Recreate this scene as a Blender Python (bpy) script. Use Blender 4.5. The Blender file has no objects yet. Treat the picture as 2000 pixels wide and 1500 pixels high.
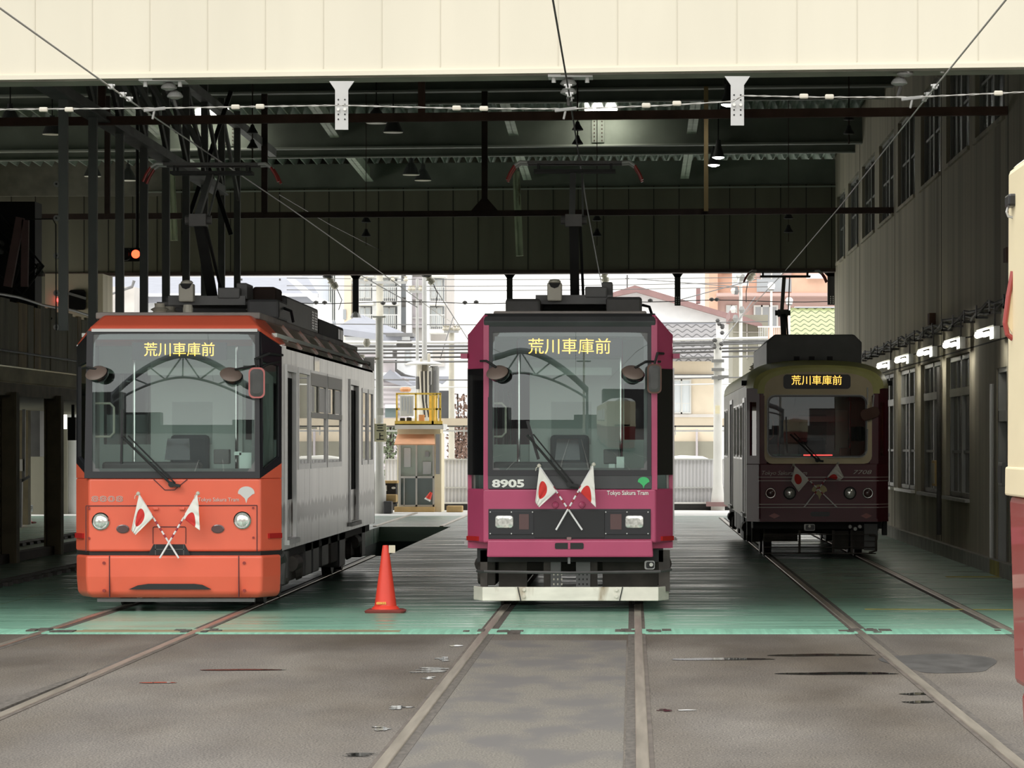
import bpy, bmesh, math, random
from mathutils import Vector, Matrix, Quaternion
random.seed(7)
sc = bpy.context.scene
COL = sc.collection
# ---------------------------------------------------------------- camera, sky, exposure
F, VX, VY, CZ = 6667.0, 1235.0, 868.0, 1.70      # focal length in pixels of a 2000 px frame, vanishing point, eye height
cam = bpy.data.objects.new('camera', bpy.data.cameras.new('camera')); COL.objects.link(cam)
cam.location = (0, 0, CZ); cam.rotation_euler = (math.pi/2, 0, 0)
cam.data.sensor_width = 36; cam.data.lens = F/2000*36
cam.data.shift_x = (1000-VX)/2000; cam.data.shift_y = (VY-750)/2000
cam.data.clip_end = 1000
sc.camera = cam
W = bpy.data.worlds.new('overcast_sky'); sc.world = W; W.use_nodes = True
wn, wl = W.node_tree.nodes, W.node_tree.links
bg = wn['Background']; bg.inputs[1].default_value = 1.0
tc = wn.new('ShaderNodeTexCoord'); sx = wn.new('ShaderNodeSeparateXYZ'); wl.new(tc.outputs['Generated'], sx.inputs[0])
rp = wn.new('ShaderNodeValToRGB'); wl.new(sx.outputs['Z'], rp.inputs[0])
rp.color_ramp.elements[0].position = 0.0; rp.color_ramp.elements[0].color = (1.75, 1.7, 1.58, 1)
rp.color_ramp.elements[1].position = 0.6; rp.color_ramp.elements[1].color = (1.9, 1.92, 1.93, 1)
wl.new(rp.outputs[0], bg.inputs[0])
sun = bpy.data.objects.new('veiled_sun', bpy.data.lights.new('veiled_sun', 'SUN')); COL.objects.link(sun)
sun.data.energy = 2.0; sun.data.angle = math.radians(40); sun.data.color = (1, .97, .9)
sun.rotation_euler = Vector((-.45, -.62, 1.05)).to_track_quat('Z', 'Y').to_euler()
vs = sc.view_settings
sc.display_settings.display_device = 'sRGB'
vs.view_transform = 'Standard'; vs.look = 'None'; vs.exposure = 0.0; vs.gamma = 1.0; vs.use_curve_mapping = False
sc.cycles.max_bounces = 8; sc.cycles.transparent_max_bounces = 12; sc.cycles.sample_clamp_indirect = 6
# ---------------------------------------------------------------- helpers
def P(x, y, D):            # a spot read off the photograph, at distance D along the tracks
    return Vector(((x-VX)*D/F, D, CZ-(y-VY)*D/F))
SK = 0.115                 # the shed stands a little askew to the tracks
class MB:
    def __init__(s): s.v = []; s.f = []; s.m = []; s.uv = None; s.cur = 0; s.sm = False
    def add(s, vs, fs):
        b = len(s.v); s.v += [tuple(p) for p in vs]
        for f in fs: s.f.append([i+b for i in f]); s.m.append(s.cur)
        return s
    def box(s, x0, x1, y0, y1, z0, z1, sk=0, M=None):
        vs = [Vector((x, y-sk*x, z)) for z in (z0, z1) for y in (y0, y1) for x in (x0, x1)]
        if M: vs = [M @ p for p in vs]
        return s.add(vs, [(0,2,3,1),(4,5,7,6),(0,1,5,4),(2,6,7,3),(0,4,6,2),(1,3,7,5)])
    def pbox(s, x0, y0, x1, y1, D, d):
        a, b = P(x0, y1, D), P(x1, y0, D)
        return s.box(a.x, b.x, D, D+d, a.z, b.z)
    def bar(s, p, q, w, h=None, up=(0,0,1)):     # square bar from p to q
        p, q = Vector(p), Vector(q); h = h or w
        d = (q-p).normalized(); u = Vector(up)
        if abs(d.dot(u)) > .98: u = Vector((0,1,0))
        a = d.cross(u).normalized()*w/2; b = a.cross(d).normalized()*h/2
        vs = [p-a-b, p+a-b, p+a+b, p-a+b, q-a-b, q+a-b, q+a+b, q-a+b]
        return s.add(vs, [(3,2,1,0),(4,5,6,7),(0,1,5,4),(1,2,6,5),(2,3,7,6),(3,0,4,7)])
    def tube(s, pts, r, n=8, cap=True):
        pts = [Vector(p) for p in pts]; rs = r if isinstance(r, (list, tuple)) else [r]*len(pts)
        rings = []; pa = None
        for i, p in enumerate(pts):
            d = (pts[min(i+1, len(pts)-1)]-pts[max(i-1, 0)])
            d = d.normalized() if d.length > 1e-9 else Vector((0,0,1))
            if pa is None:
                u = Vector((0,0,1)) if abs(d.z) < .9 else Vector((0,1,0))
                a = d.cross(u).normalized()
            else: a = (pa-d*pa.dot(d)).normalized()
            pa = a; b = d.cross(a)
            rings.append([p+(a*math.cos(2*math.pi*k/n)+b*math.sin(2*math.pi*k/n))*rs[i] for k in range(n)])
        vs = [p for R in rings for p in R]; fs = []
        for i in range(len(pts)-1):
            for k in range(n): fs.append((i*n+k, i*n+(k+1)%n, (i+1)*n+(k+1)%n, (i+1)*n+k))
        if cap: fs += [tuple(range(n))[::-1], tuple((len(pts)-1)*n+k for k in range(n))]
        return s.add(vs, fs)
    def cyl(s, p, q, r, r2=None, n=16): return s.tube([p, q], [r, r if r2 is None else r2], n)
    def lathe(s, c, prof, n=20, axis='z'):        # prof: (radius, along)
        c = Vector(c); vs = []
        for r, h in prof:
            for k in range(n):
                a = 2*math.pi*k/n; p = (r*math.cos(a), r*math.sin(a), h)
                if axis == 'y': p = (p[0], h, p[1])
                if axis == 'x': p = (h, p[0], p[1])
                vs.append(c+Vector(p))
        fs = [(i*n+k, i*n+(k+1)%n, (i+1)*n+(k+1)%n, (i+1)*n+k) for i in range(len(prof)-1) for k in range(n)]
        fs += [tuple(range(n))[::-1], tuple((len(prof)-1)*n+k for k in range(n))]
        return s.add(vs, fs)
    def loft(s, rings, cap=True):                 # rings of equal length
        n = len(rings[0]); vs = [p for R in rings for p in R]
        fs = [(i*n+k, i*n+(k+1)%n, (i+1)*n+(k+1)%n, (i+1)*n+k) for i in range(len(rings)-1) for k in range(n)]
        if cap: fs += [tuple(range(n))[::-1], tuple((len(rings)-1)*n+k for k in range(n))]
        return s.add(vs, fs)
    def slab(s, poly, off):                       # polygon given thickness by the vector off
        off = Vector(off); a = [Vector(p) for p in poly]
        return s.loft([a, [p+off for p in a]])
    def ring(s, outer, inner, off):               # frame between two matching outlines
        off = Vector(off); o = [Vector(p) for p in outer]; i = [Vector(p) for p in inner]; n = len(o)
        vs = o+i+[p+off for p in o]+[p+off for p in i]; fs = []
        for k in range(n):
            j = (k+1)%n
            fs += [(k,j,n+j,n+k), (2*n+j,2*n+k,3*n+k,3*n+j), (j,k,2*n+k,2*n+j), (n+k,n+j,3*n+j,3*n+k)]
        return s.add(vs, fs)
    def holed(s, u0, u1, v0, v1, holes, fn, off): # wall with rectangular openings; fn(u, v) -> point
        us = sorted({u0, u1, *[h[0] for h in holes], *[h[1] for h in holes]})
        zs = sorted({v0, v1, *[h[2] for h in holes], *[h[3] for h in holes]})
        for a, b in zip(us, us[1:]):
            for c, d in zip(zs, zs[1:]):
                if any(h[0] <= (a+b)/2 <= h[1] and h[2] <= (c+d)/2 <= h[3] for h in holes): continue
                s.slab([fn(a,c), fn(b,c), fn(b,d), fn(a,d)], off)
        return s
    def build(s, name, m, par=None, bev=0, seg=2, smooth=False, loc=None):
        me = bpy.data.meshes.new(name); me.from_pydata(s.v, [], s.f)
        for k in (m if isinstance(m, (list, tuple)) else [m]): me.materials.append(MT[k])
        me.polygons.foreach_set('material_index', s.m)
        bm = bmesh.new(); bm.from_mesh(me); bmesh.ops.recalc_face_normals(bm, faces=bm.faces); bm.to_mesh(me); bm.free()
        if smooth: me.shade_smooth(); me.set_sharp_from_angle(angle=math.radians(40))
        if s.uv:
            L = me.uv_layers.new(name='UVMap')
            for lp in me.loops: L.data[lp.index].uv = s.uv[lp.vertex_index]
        me.update()
        o = bpy.data.objects.new(name, me); COL.objects.link(o)
        if par: o.parent = par
        if loc: o.location = loc
        if bev:
            b = o.modifiers.new('edge', 'BEVEL'); b.width = bev; b.segments = seg; b.limit_method = 'ANGLE'; b.angle_limit = math.radians(35)
            b.use_clamp_overlap = True
        return o
def tag(o, label, cat, group=None, kind=None):
    o['label'] = label; o['category'] = cat
    if group: o['group'] = group
    if kind: o['kind'] = kind
    return o
def struct(o, label=None):
    o['kind'] = 'structure'
    if label: o['label'] = label
    return o
def thing(name, label, cat, loc=(0,0,0), group=None):
    o = bpy.data.objects.new(name, None); COL.objects.link(o); o.location = loc; o.empty_display_size = .2
    return tag(o, label, cat, group)
def sub(name, par):
    o = bpy.data.objects.new(name, None); COL.objects.link(o); o.parent = par; o.empty_display_size = .1
    return o
def copy_tree(o, par=None):
    c = o.copy(); COL.objects.link(c)
    if par: c.parent = par
    for ch in list(o.children): copy_tree(ch, c)
    return c
def text(name, body, size, loc, m, par=None, ext=.002, shear=0, off=0, sp=1.0, width=None, rz=0, align='CENTER', line=1.0, outline=0):
    cu = bpy.data.curves.new('t', 'FONT'); cu.body = body; cu.size = size; cu.align_x = align; cu.align_y = 'CENTER'
    cu.extrude = ext; cu.shear = shear; cu.offset = off; cu.space_character = sp; cu.resolution_u = 3; cu.space_line = line
    if outline: cu.fill_mode = 'NONE'; cu.bevel_depth = outline; cu.bevel_resolution = 0; cu.extrude = 0
    t = bpy.data.objects.new('t', cu); COL.objects.link(t)
    bpy.context.view_layer.update()
    me = bpy.data.meshes.new_from_object(t.evaluated_get(bpy.context.evaluated_depsgraph_get()))
    bpy.data.objects.remove(t); bpy.data.curves.remove(cu)
    xs = [v.co.x for v in me.vertices] or [0, 1]
    k = width/(max(xs)-min(xs)) if width else 1
    M = Matrix.Translation(Vector(loc)) @ Matrix.Rotation(rz, 4, 'Z') @ Matrix.Rotation(math.pi/2, 4, 'X') @ Matrix.Diagonal((k, 1, 1, 1))
    me.transform(M); me.materials.clear(); me.materials.append(MT[m])
    o = bpy.data.objects.new(name, me); COL.objects.link(o)
    if par: o.parent = par
    return o
def rrect(cx, cy, w, h, r, n=4):
    out = []
    for sx_, sy_, a0 in ((1,1,0), (-1,1,90), (-1,-1,180), (1,-1,270)):
        for k in range(n+1):
            a = math.radians(a0+90*k/n)
            out.append((cx+sx_*(w/2-r)+r*math.cos(a), cy+sy_*(h/2-r)+r*math.sin(a)))
    return out
def xz(poly, y): return [Vector((a, y, b)) for a, b in poly]
# ---------------------------------------------------------------- materials
MT = {}
def mat(name, c, r=.5, m=0., var=0., sc_=(3,3,3), bump=0., es=0., ec=None, spec=.5, coat=0., detail=4., dirt=None, dsc=(1,1,1), dlo=.5, dhi=.7, band=None):
    M = bpy.data.materials.new(name); M.use_nodes = True; N, L = M.node_tree.nodes, M.node_tree.links
    b = N['Principled BSDF']; b.inputs['Base Color'].default_value = (*c, 1); b.inputs['Roughness'].default_value = r
    b.inputs['Metallic'].default_value = m; b.inputs['Specular IOR Level'].default_value = spec; b.inputs['Coat Weight'].default_value = coat
    if var or bump or dirt:
        g = N.new('ShaderNodeTexCoord'); mp = N.new('ShaderNodeMapping'); L.new(g.outputs['Object'], mp.inputs[0]); mp.inputs['Scale'].default_value = sc_
        n = N.new('ShaderNodeTexNoise'); n.inputs['Scale'].default_value = 1; n.inputs['Detail'].default_value = detail; L.new(mp.outputs[0], n.inputs[0])
        out = None
        if var:
            rr = N.new('ShaderNodeValToRGB'); L.new(n.outputs[0], rr.inputs[0]); e = rr.color_ramp.elements
            e[0].position = .3; e[0].color = (*[max(0, k*(1-var)) for k in c], 1); e[1].position = .7; e[1].color = (*[k*(1+var) for k in c], 1)
            out = rr.outputs[0]
        if dirt:
            m2 = N.new('ShaderNodeMapping'); L.new(g.outputs['Object'], m2.inputs[0]); m2.inputs['Scale'].default_value = dsc
            n2 = N.new('ShaderNodeTexNoise'); n2.inputs['Scale'].default_value = 1; n2.inputs['Detail'].default_value = 5; L.new(m2.outputs[0], n2.inputs[0])
            r2 = N.new('ShaderNodeMapRange'); r2.inputs[1].default_value = dlo; r2.inputs[2].default_value = dhi; L.new(n2.outputs[0], r2.inputs[0])
            mx = N.new('ShaderNodeMix'); mx.data_type = 'RGBA'; L.new(r2.outputs[0], mx.inputs[0])
            if out: L.new(out, mx.inputs[6])
            else: mx.inputs[6].default_value = (*c, 1)
            mx.inputs[7].default_value = (*dirt, 1); out = mx.outputs[2]
        if band:
            zc, hw, bc = band; xy = N.new('ShaderNodeSeparateXYZ'); L.new(g.outputs['Object'], xy.inputs[0])
            m3 = N.new('ShaderNodeMapping'); L.new(g.outputs['Object'], m3.inputs[0]); m3.inputs['Scale'].default_value = (1, 5, .8)
            n3 = N.new('ShaderNodeTexNoise'); n3.inputs['Scale'].default_value = 1; n3.inputs['Detail'].default_value = 6; L.new(m3.outputs[0], n3.inputs[0])
            def mt_(op, a, c_):
                q = N.new('ShaderNodeMath'); q.operation = op; q.use_clamp = op == 'SUBTRACT_'
                for i, k in enumerate((a, c_)):
                    if isinstance(k, (int, float)): q.inputs[i].default_value = k
                    else: L.new(k, q.inputs[i])
                return q.outputs[0]
            d_ = mt_('DIVIDE', mt_('ABSOLUTE', mt_('SUBTRACT', xy.outputs[2], mt_('MULTIPLY_ADD', n3.outputs[0], .3) if 0 else zc), 0), hw)
            v_ = mt_('SUBTRACT', mt_('MULTIPLY', n3.outputs[0], 2.6), d_); r3 = N.new('ShaderNodeMapRange'); L.new(v_, r3.inputs[0]); r3.inputs[1].default_value = .35; r3.inputs[2].default_value = .75
            mx3 = N.new('ShaderNodeMix'); mx3.data_type = 'RGBA'; L.new(r3.outputs[0], mx3.inputs[0]); L.new(out, mx3.inputs[6]); mx3.inputs[7].default_value = (*bc, 1); out = mx3.outputs[2]
        if out: L.new(out, b.inputs['Base Color'])
        if bump:
            bp = N.new('ShaderNodeBump'); bp.inputs['Strength'].default_value = bump; bp.inputs['Distance'].default_value = .02
            L.new(n.outputs[0], bp.inputs['Height']); L.new(bp.outputs[0], b.inputs['Normal'])
    if es:
        b.inputs['Emission Color'].default_value = (*(ec or c), 1); b.inputs['Emission Strength'].default_value = es
    MT[name] = M; return M
def glass(name, tint, refl, rough=.0, gtint=(1,1,1)):
    M = bpy.data.materials.new(name); M.use_nodes = True; N, L = M.node_tree.nodes, M.node_tree.links
    N.remove(N['Principled BSDF']); t = N.new('ShaderNodeBsdfTransparent'); t.inputs[0].default_value = (*tint, 1)
    g = N.new('ShaderNodeBsdfGlossy'); g.inputs['Roughness'].default_value = rough; g.inputs[0].default_value = (*gtint, 1)
    fr = N.new('ShaderNodeLayerWeight'); fr.inputs[0].default_value = .25
    mr = N.new('ShaderNodeMapRange'); mr.inputs[3].default_value = refl; mr.inputs[4].default_value = .9; L.new(fr.outputs['Fresnel'], mr.inputs[0])
    mr.inputs[1].default_value = .02; mr.inputs[2].default_value = 1.0
    mx = N.new('ShaderNodeMixShader'); L.new(mr.outputs[0], mx.inputs[0]); L.new(t.outputs[0], mx.inputs[1]); L.new(g.outputs[0], mx.inputs[2])
    L.new(mx.outputs[0], N['Material Output'].inputs[0]); MT[name] = M; return M
mat('orange', (.80,.135,.072), .38, var=.05, sc_=(2,2,2), coat=.2)
mat('orange_dull', (.56,.10,.06), .5, var=.18, sc_=(3,1,3))
mat('magenta', (.45,.062,.145), .38, var=.05, coat=.2)
mat('maroon', (.115,.014,.026), .42, var=.1, coat=.15)
mat('maroon_deep', (.06,.012,.02), .4, var=.1)
mat('cream', (.74,.62,.40), .45, var=.06)
mat('cream_bright', (.80,.70,.47), .4, var=.05, sc_=(1,1,3))
mat('red_paint', (.30,.045,.04), .35, var=.12, sc_=(1,1,.5), coat=.3)
mat('yellow_green', (.62,.60,.21), .45, var=.08)
mat('steel_side', (.60,.59,.57), .28, .6, var=.16, sc_=(.5,6,.5), dirt=(.20,.19,.175), dsc=(.1,3.5,.35), dlo=.56, dhi=.75, band=(.97,.12,(.085,.07,.06)))
mat('pale_side', (.74,.71,.63), .45, .1, var=.12, sc_=(.5,4,.5))
mat('steel', (.52,.52,.52), .32, .8, var=.1)
mat('chrome', (.75,.75,.75), .12, 1.)
mat('roof_grey', (.27,.24,.22), .6, var=.2, sc_=(2,2,2))
mat('roof_brown', (.50,.27,.20), .28, var=.2, sc_=(.6,3,.6), coat=.7)
mat('black', (.012,.012,.014), .35)
mat('door_black', (.008,.008,.008), .7, spec=.1)
mat('black_matte', (.018,.018,.018), .7, var=.2)
mat('rubber', (.03,.028,.027), .6, var=.15)
mat('gunmetal', (.075,.072,.07), .5, var=.25, sc_=(4,4,4))
mat('dark_grey', (.06,.06,.063), .5, var=.15)
mat('mid_grey', (.15,.15,.15), .5, var=.15)
mat('frame_black', (.02,.02,.024), .28)
mat('truck_brown', (.062,.052,.045), .7, var=.35, sc_=(5,5,5))
mat('white_paint', (.80,.79,.74), .4, var=.05)
mat('white_metal', (.84,.81,.70), .35, var=.12, sc_=(3,3,9), dirt=(.35,.27,.17), dsc=(5,5,1.5), dlo=.58, dhi=.72)
mat('ivory_plastic', (.62,.59,.5), .4)
mat('mint', (.50,.58,.54), .6, var=.04)
mat('mint_light', (.76,.84,.79), .6)
mat('mirror_shell', (.20,.15,.125), .5, var=.2)
mat('seat_blue', (.05,.07,.08), .8)
mat('led_amber', (1,.6,.1), .5, es=1.7, ec=(1,.56,.10))
mat('led_red', (1,.05,.05), .5, es=6, ec=(1,.045,.04))
mat('signal_red', (1,.1,.05), .5, es=4.5, ec=(1,.07,.025))
mat('lens_clear', (.75,.74,.70), .12, .55, var=.3, sc_=(40,40,40), coat=1.)
mat('lens_dark', (.10,.05,.05), .2, coat=.6)
mat('lens_red', (.28,.03,.025), .3, coat=.4)
mat('reflector_red', (.42,.02,.018), .6, spec=.2)
mat('rim_pink', (.55,.16,.15), .4)
mat('line_silver', (.62,.57,.52), .4)
mat('gold', (.50,.42,.20), .45)
mat('green_logo', (.06,.48,.16), .5)
mat('logo_silver', (.62,.60,.58), .4)
mat('cloth_white', (.78,.76,.72), .8)
mat('pole_red', (.35,.03,.05), .5); mat('pole_white', (.8,.78,.78), .5)
glass('windshield', (.80,.90,.87), .105, 0, (.90,.97,1.0))
glass('windshield_dark', (.40,.45,.43), .04, 0, (.9,.97,1))
glass('side_glass', (.42,.47,.45), .16, 0, (1,1,1))
glass('mirror_glass', (.9,.95,.93), .08)
mat('black_glass', (.008,.008,.009), .08, coat=.5)
mat('fascia', (.665,.625,.51), .6, var=.035, sc_=(1.5,1.5,.25))
mat('fascia_joint', (.60,.56,.455), .7)
mat('underside', (.20,.19,.16), .8, var=.2)
mat('concrete_wall', (.46,.42,.325), .9, var=.16, sc_=(.5,.9,.05), dirt=(.28,.25,.19), dsc=(.3,1.7,.07), dlo=.46, dhi=.72)
mat('plinth', (.34,.33,.29), .9, var=.2)
mat('joint_dark', (.03,.028,.024), .9)
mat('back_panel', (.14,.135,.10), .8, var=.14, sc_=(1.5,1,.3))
mat('girder', (.17,.195,.165), .7, var=.25, sc_=(1,1,1))
mat('girder_edge_lit', (.30,.33,.29), .6)  # paler than the girder: light caught by the flange edges, painted in
mat('purlin', (.42,.50,.40), .6, var=.2)
mat('peel_green', (.40,.45,.32), .7, var=.35, sc_=(4,4,1.5), dirt=(.10,.08,.05), dsc=(3,3,1), dlo=.58, dhi=.66)
mat('deck', (.30,.36,.31), .7, var=.2)
mat('rust', (.125,.068,.052), .85, var=.3, sc_=(3,3,3))
mat('rust_dark', (.05,.032,.026), .85, var=.3)
mat('hang_grey', (.22,.23,.23), .6, var=.18, sc_=(2,2,1))
mat('galv', (.50,.50,.49), .45, .2, var=.08)
mat('wire_dark', (.03,.03,.03), .5, .3)
mat('wire_light', (.42,.41,.39), .45, .4)
mat('porcelain', (.60,.56,.47), .25, var=.1)
mat('porcelain_grey', (.24,.24,.23), .35)
mat('ochre', (.36,.27,.12), .7)  # yellow lamplight on the hanging post, put into its colour
mat('tube_light', (1,1,.95), .5, es=9, ec=(1,.98,.9))
mat('tube_soft', (1,1,.95), .5, es=15, ec=(1,.97,.86))
mat('lamp_led', (1,1,1), .5, es=30, ec=(1,.97,.95))
mat('lamp_inner', (.85,.85,.7), .4)
mat('window_frame', (.34,.34,.32), .5, .2, var=.1)
mat('window_dim', (.055,.058,.05), .25, var=.3, sc_=(.5,2,.6))
mat('yellow', (.90,.62,.12), .5, var=.15, sc_=(6,6,6))
mat('yellow_faded', (.42,.36,.08), .8, var=.3)
mat('cone_red', (.78,.06,.035), .45, var=.06)
mat('cone_base', (.24,.05,.04), .7)
mat('board_brown', (.40,.28,.11), .75, var=.4, sc_=(3,3,.8))
mat('board_grey', (.36,.34,.25), .8, var=.25, sc_=(3,3,.8))
mat('column_brown', (.19,.155,.095), .8, var=.25)
mat('slab_edge', (.62,.56,.39), .85, var=.25, sc_=(1,1,3))
mat('stucco_white', (.78,.79,.80), .9, var=.04)
mat('booth_cream', (.86,.77,.56), .8, var=.06)
mat('stucco_cream', (.68,.59,.46), .9, var=.04)
mat('stucco_beige', (.56,.53,.50), .9, var=.05)
mat('stucco_blue', (.55,.58,.64), .9, var=.03)
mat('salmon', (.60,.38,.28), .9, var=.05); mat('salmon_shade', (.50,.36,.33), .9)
mat('olive_siding', (.27,.26,.21), .9, var=.05)
mat('lilac_siding', (.50,.46,.48), .8, var=.05)
mat('roof_red', (.27,.165,.16), .8, var=.1)
mat('roof_blue', (.30,.31,.35), .8, var=.05)
mat('pane_pale', (.60,.64,.66), .15, coat=.3); mat('pane_mid', (.33,.35,.37), .15, coat=.3)
mat('pane_green', (.45,.54,.49), .12, coat=.5); mat('pane_deep', (.15,.19,.19), .12, coat=.5)
mat('alu', (.62,.62,.60), .4, .3)
mat('concrete_light', (.74,.73,.69), .9, var=.1, sc_=(2,2,1))
mat('concrete_pole', (.62,.59,.50), .85, var=.12)
mat('awning', (.80,.43,.25), .7, var=.15)
mat('brown_leaf', (.22,.14,.11), .9, var=.5, sc_=(9,9,9)); mat('green_leaf', (.16,.19,.12), .9, var=.5, sc_=(9,9,9))
mat('signboard', (.88,.80,.55), .6, var=.05); mat('ink', (.02,.02,.02), .7); mat('ink_blue', (.2,.25,.5), .7)
mat('timber', (.55,.38,.17), .8, var=.2); mat('pit_green', (.02,.045,.035), .6, var=.2); mat('pit_board', (.42,.37,.27), .8, var=.15)
mat('rail_steel', (.43,.385,.325), .36, .7, var=.2, sc_=(20,1,1)); mat('rail_rust', (.085,.07,.058), .85, var=.3)
mat('groove', (.078,.068,.058), .8, var=.35, sc_=(30,8,1))
mat('gravel_dark', (.07,.06,.052), .9, var=.5, sc_=(18,18,18), bump=.6)
mat('stain_strip', (.24,.20,.12), .7, var=.35, sc_=(1,8,1))
def corrugated(name, c, k, axis, r=.5, lo=.72):
    M = mat(name, c, r); N, L = M.node_tree.nodes, M.node_tree.links; b = N['Principled BSDF']
    g = N.new('ShaderNodeTexCoord'); w = N.new('ShaderNodeTexWave'); w.bands_direction = axis; w.inputs['Scale'].default_value = k; L.new(g.outputs['Object'], w.inputs[0])
    bp = N.new('ShaderNodeBump'); bp.inputs['Distance'].default_value = .03; bp.inputs['Strength'].default_value = .7; L.new(w.outputs[1], bp.inputs['Height']); L.new(bp.outputs[0], b.inputs['Normal'])
    mr = N.new('ShaderNodeMix'); mr.data_type = 'RGBA'; L.new(w.outputs[1], mr.inputs[0]); mr.inputs[6].default_value = (*[q*lo for q in c], 1); mr.inputs[7].default_value = (*c, 1); L.new(mr.outputs[2], b.inputs['Base Color'])
corrugated('sheet_grey', (.72,.71,.72), 3.4, 'X')
corrugated('siding', (.50,.46,.48), 2.2, 'Z')
def tiles(name, c):
    M = mat(name, c, .7); N, L = M.node_tree.nodes, M.node_tree.links; b = N['Principled BSDF']
    g = N.new('ShaderNodeTexCoord'); sp = N.new('ShaderNodeSeparateXYZ'); L.new(g.outputs['Object'], sp.inputs[0])
    def math_(op, a, bb):
        q = N.new('ShaderNodeMath'); q.operation = op
        for i, k in enumerate((a, bb)):
            if isinstance(k, (int, float)): q.inputs[i].default_value = k
            else: L.new(k, q.inputs[i])
        return q.outputs[0]
    s_ = math_('MULTIPLY', math_('SINE', math_('MULTIPLY', sp.outputs[0], 2*math.pi/.30), 0), .05)
    s_ = math_('MULTIPLY', math_('SINE', math_('MULTIPLY', sp.outputs[0], 2*math.pi/.30), 0), .045)
    fr = math_('FRACT', math_('DIVIDE', math_('ADD', sp.outputs[2], s_), .17), 0)
    cr = N.new('ShaderNodeValToRGB'); L.new(fr, cr.inputs[0]); e = cr.color_ramp.elements
    e[0].position = .06; e[0].color = (*[k*.12 for k in c], 1); e[1].position = .30; e[1].color = (*c, 1); L.new(cr.outputs[0], b.inputs['Base Color'])
    bp = N.new('ShaderNodeBump'); bp.inputs['Distance'].default_value = .05; L.new(fr, bp.inputs['Height']); L.new(bp.outputs[0], b.inputs['Normal'])
tiles('tile_grey', (.25,.24,.24)); tiles('tile_green', (.40,.44,.24))
def flag_mat(name, u, v, ru, rv):
    M = mat(name, (.8,.78,.74), .85); N, L = M.node_tree.nodes, M.node_tree.links; b = N['Principled BSDF']
    g = N.new('ShaderNodeUVMap'); mp = N.new('ShaderNodeMapping'); L.new(g.outputs[0], mp.inputs[0])
    mp.inputs['Location'].default_value = (-u/ru, -v/rv, 0); mp.inputs['Scale'].default_value = (1/ru, 1/rv, 1)
    ln = N.new('ShaderNodeVectorMath'); ln.operation = 'LENGTH'; L.new(mp.outputs[0], ln.inputs[0])
    ls = N.new('ShaderNodeMath'); ls.operation = 'LESS_THAN'; ls.inputs[1].default_value = 1; L.new(ln.outputs['Value'], ls.inputs[0])
    mx = N.new('ShaderNodeMix'); mx.data_type = 'RGBA'; L.new(ls.outputs[0], mx.inputs[0]); mx.inputs[6].default_value = (.80,.77,.72,1); mx.inputs[7].default_value = (.60,.035,.03,1)
    L.new(mx.outputs[2], b.inputs['Base Color'])
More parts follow.
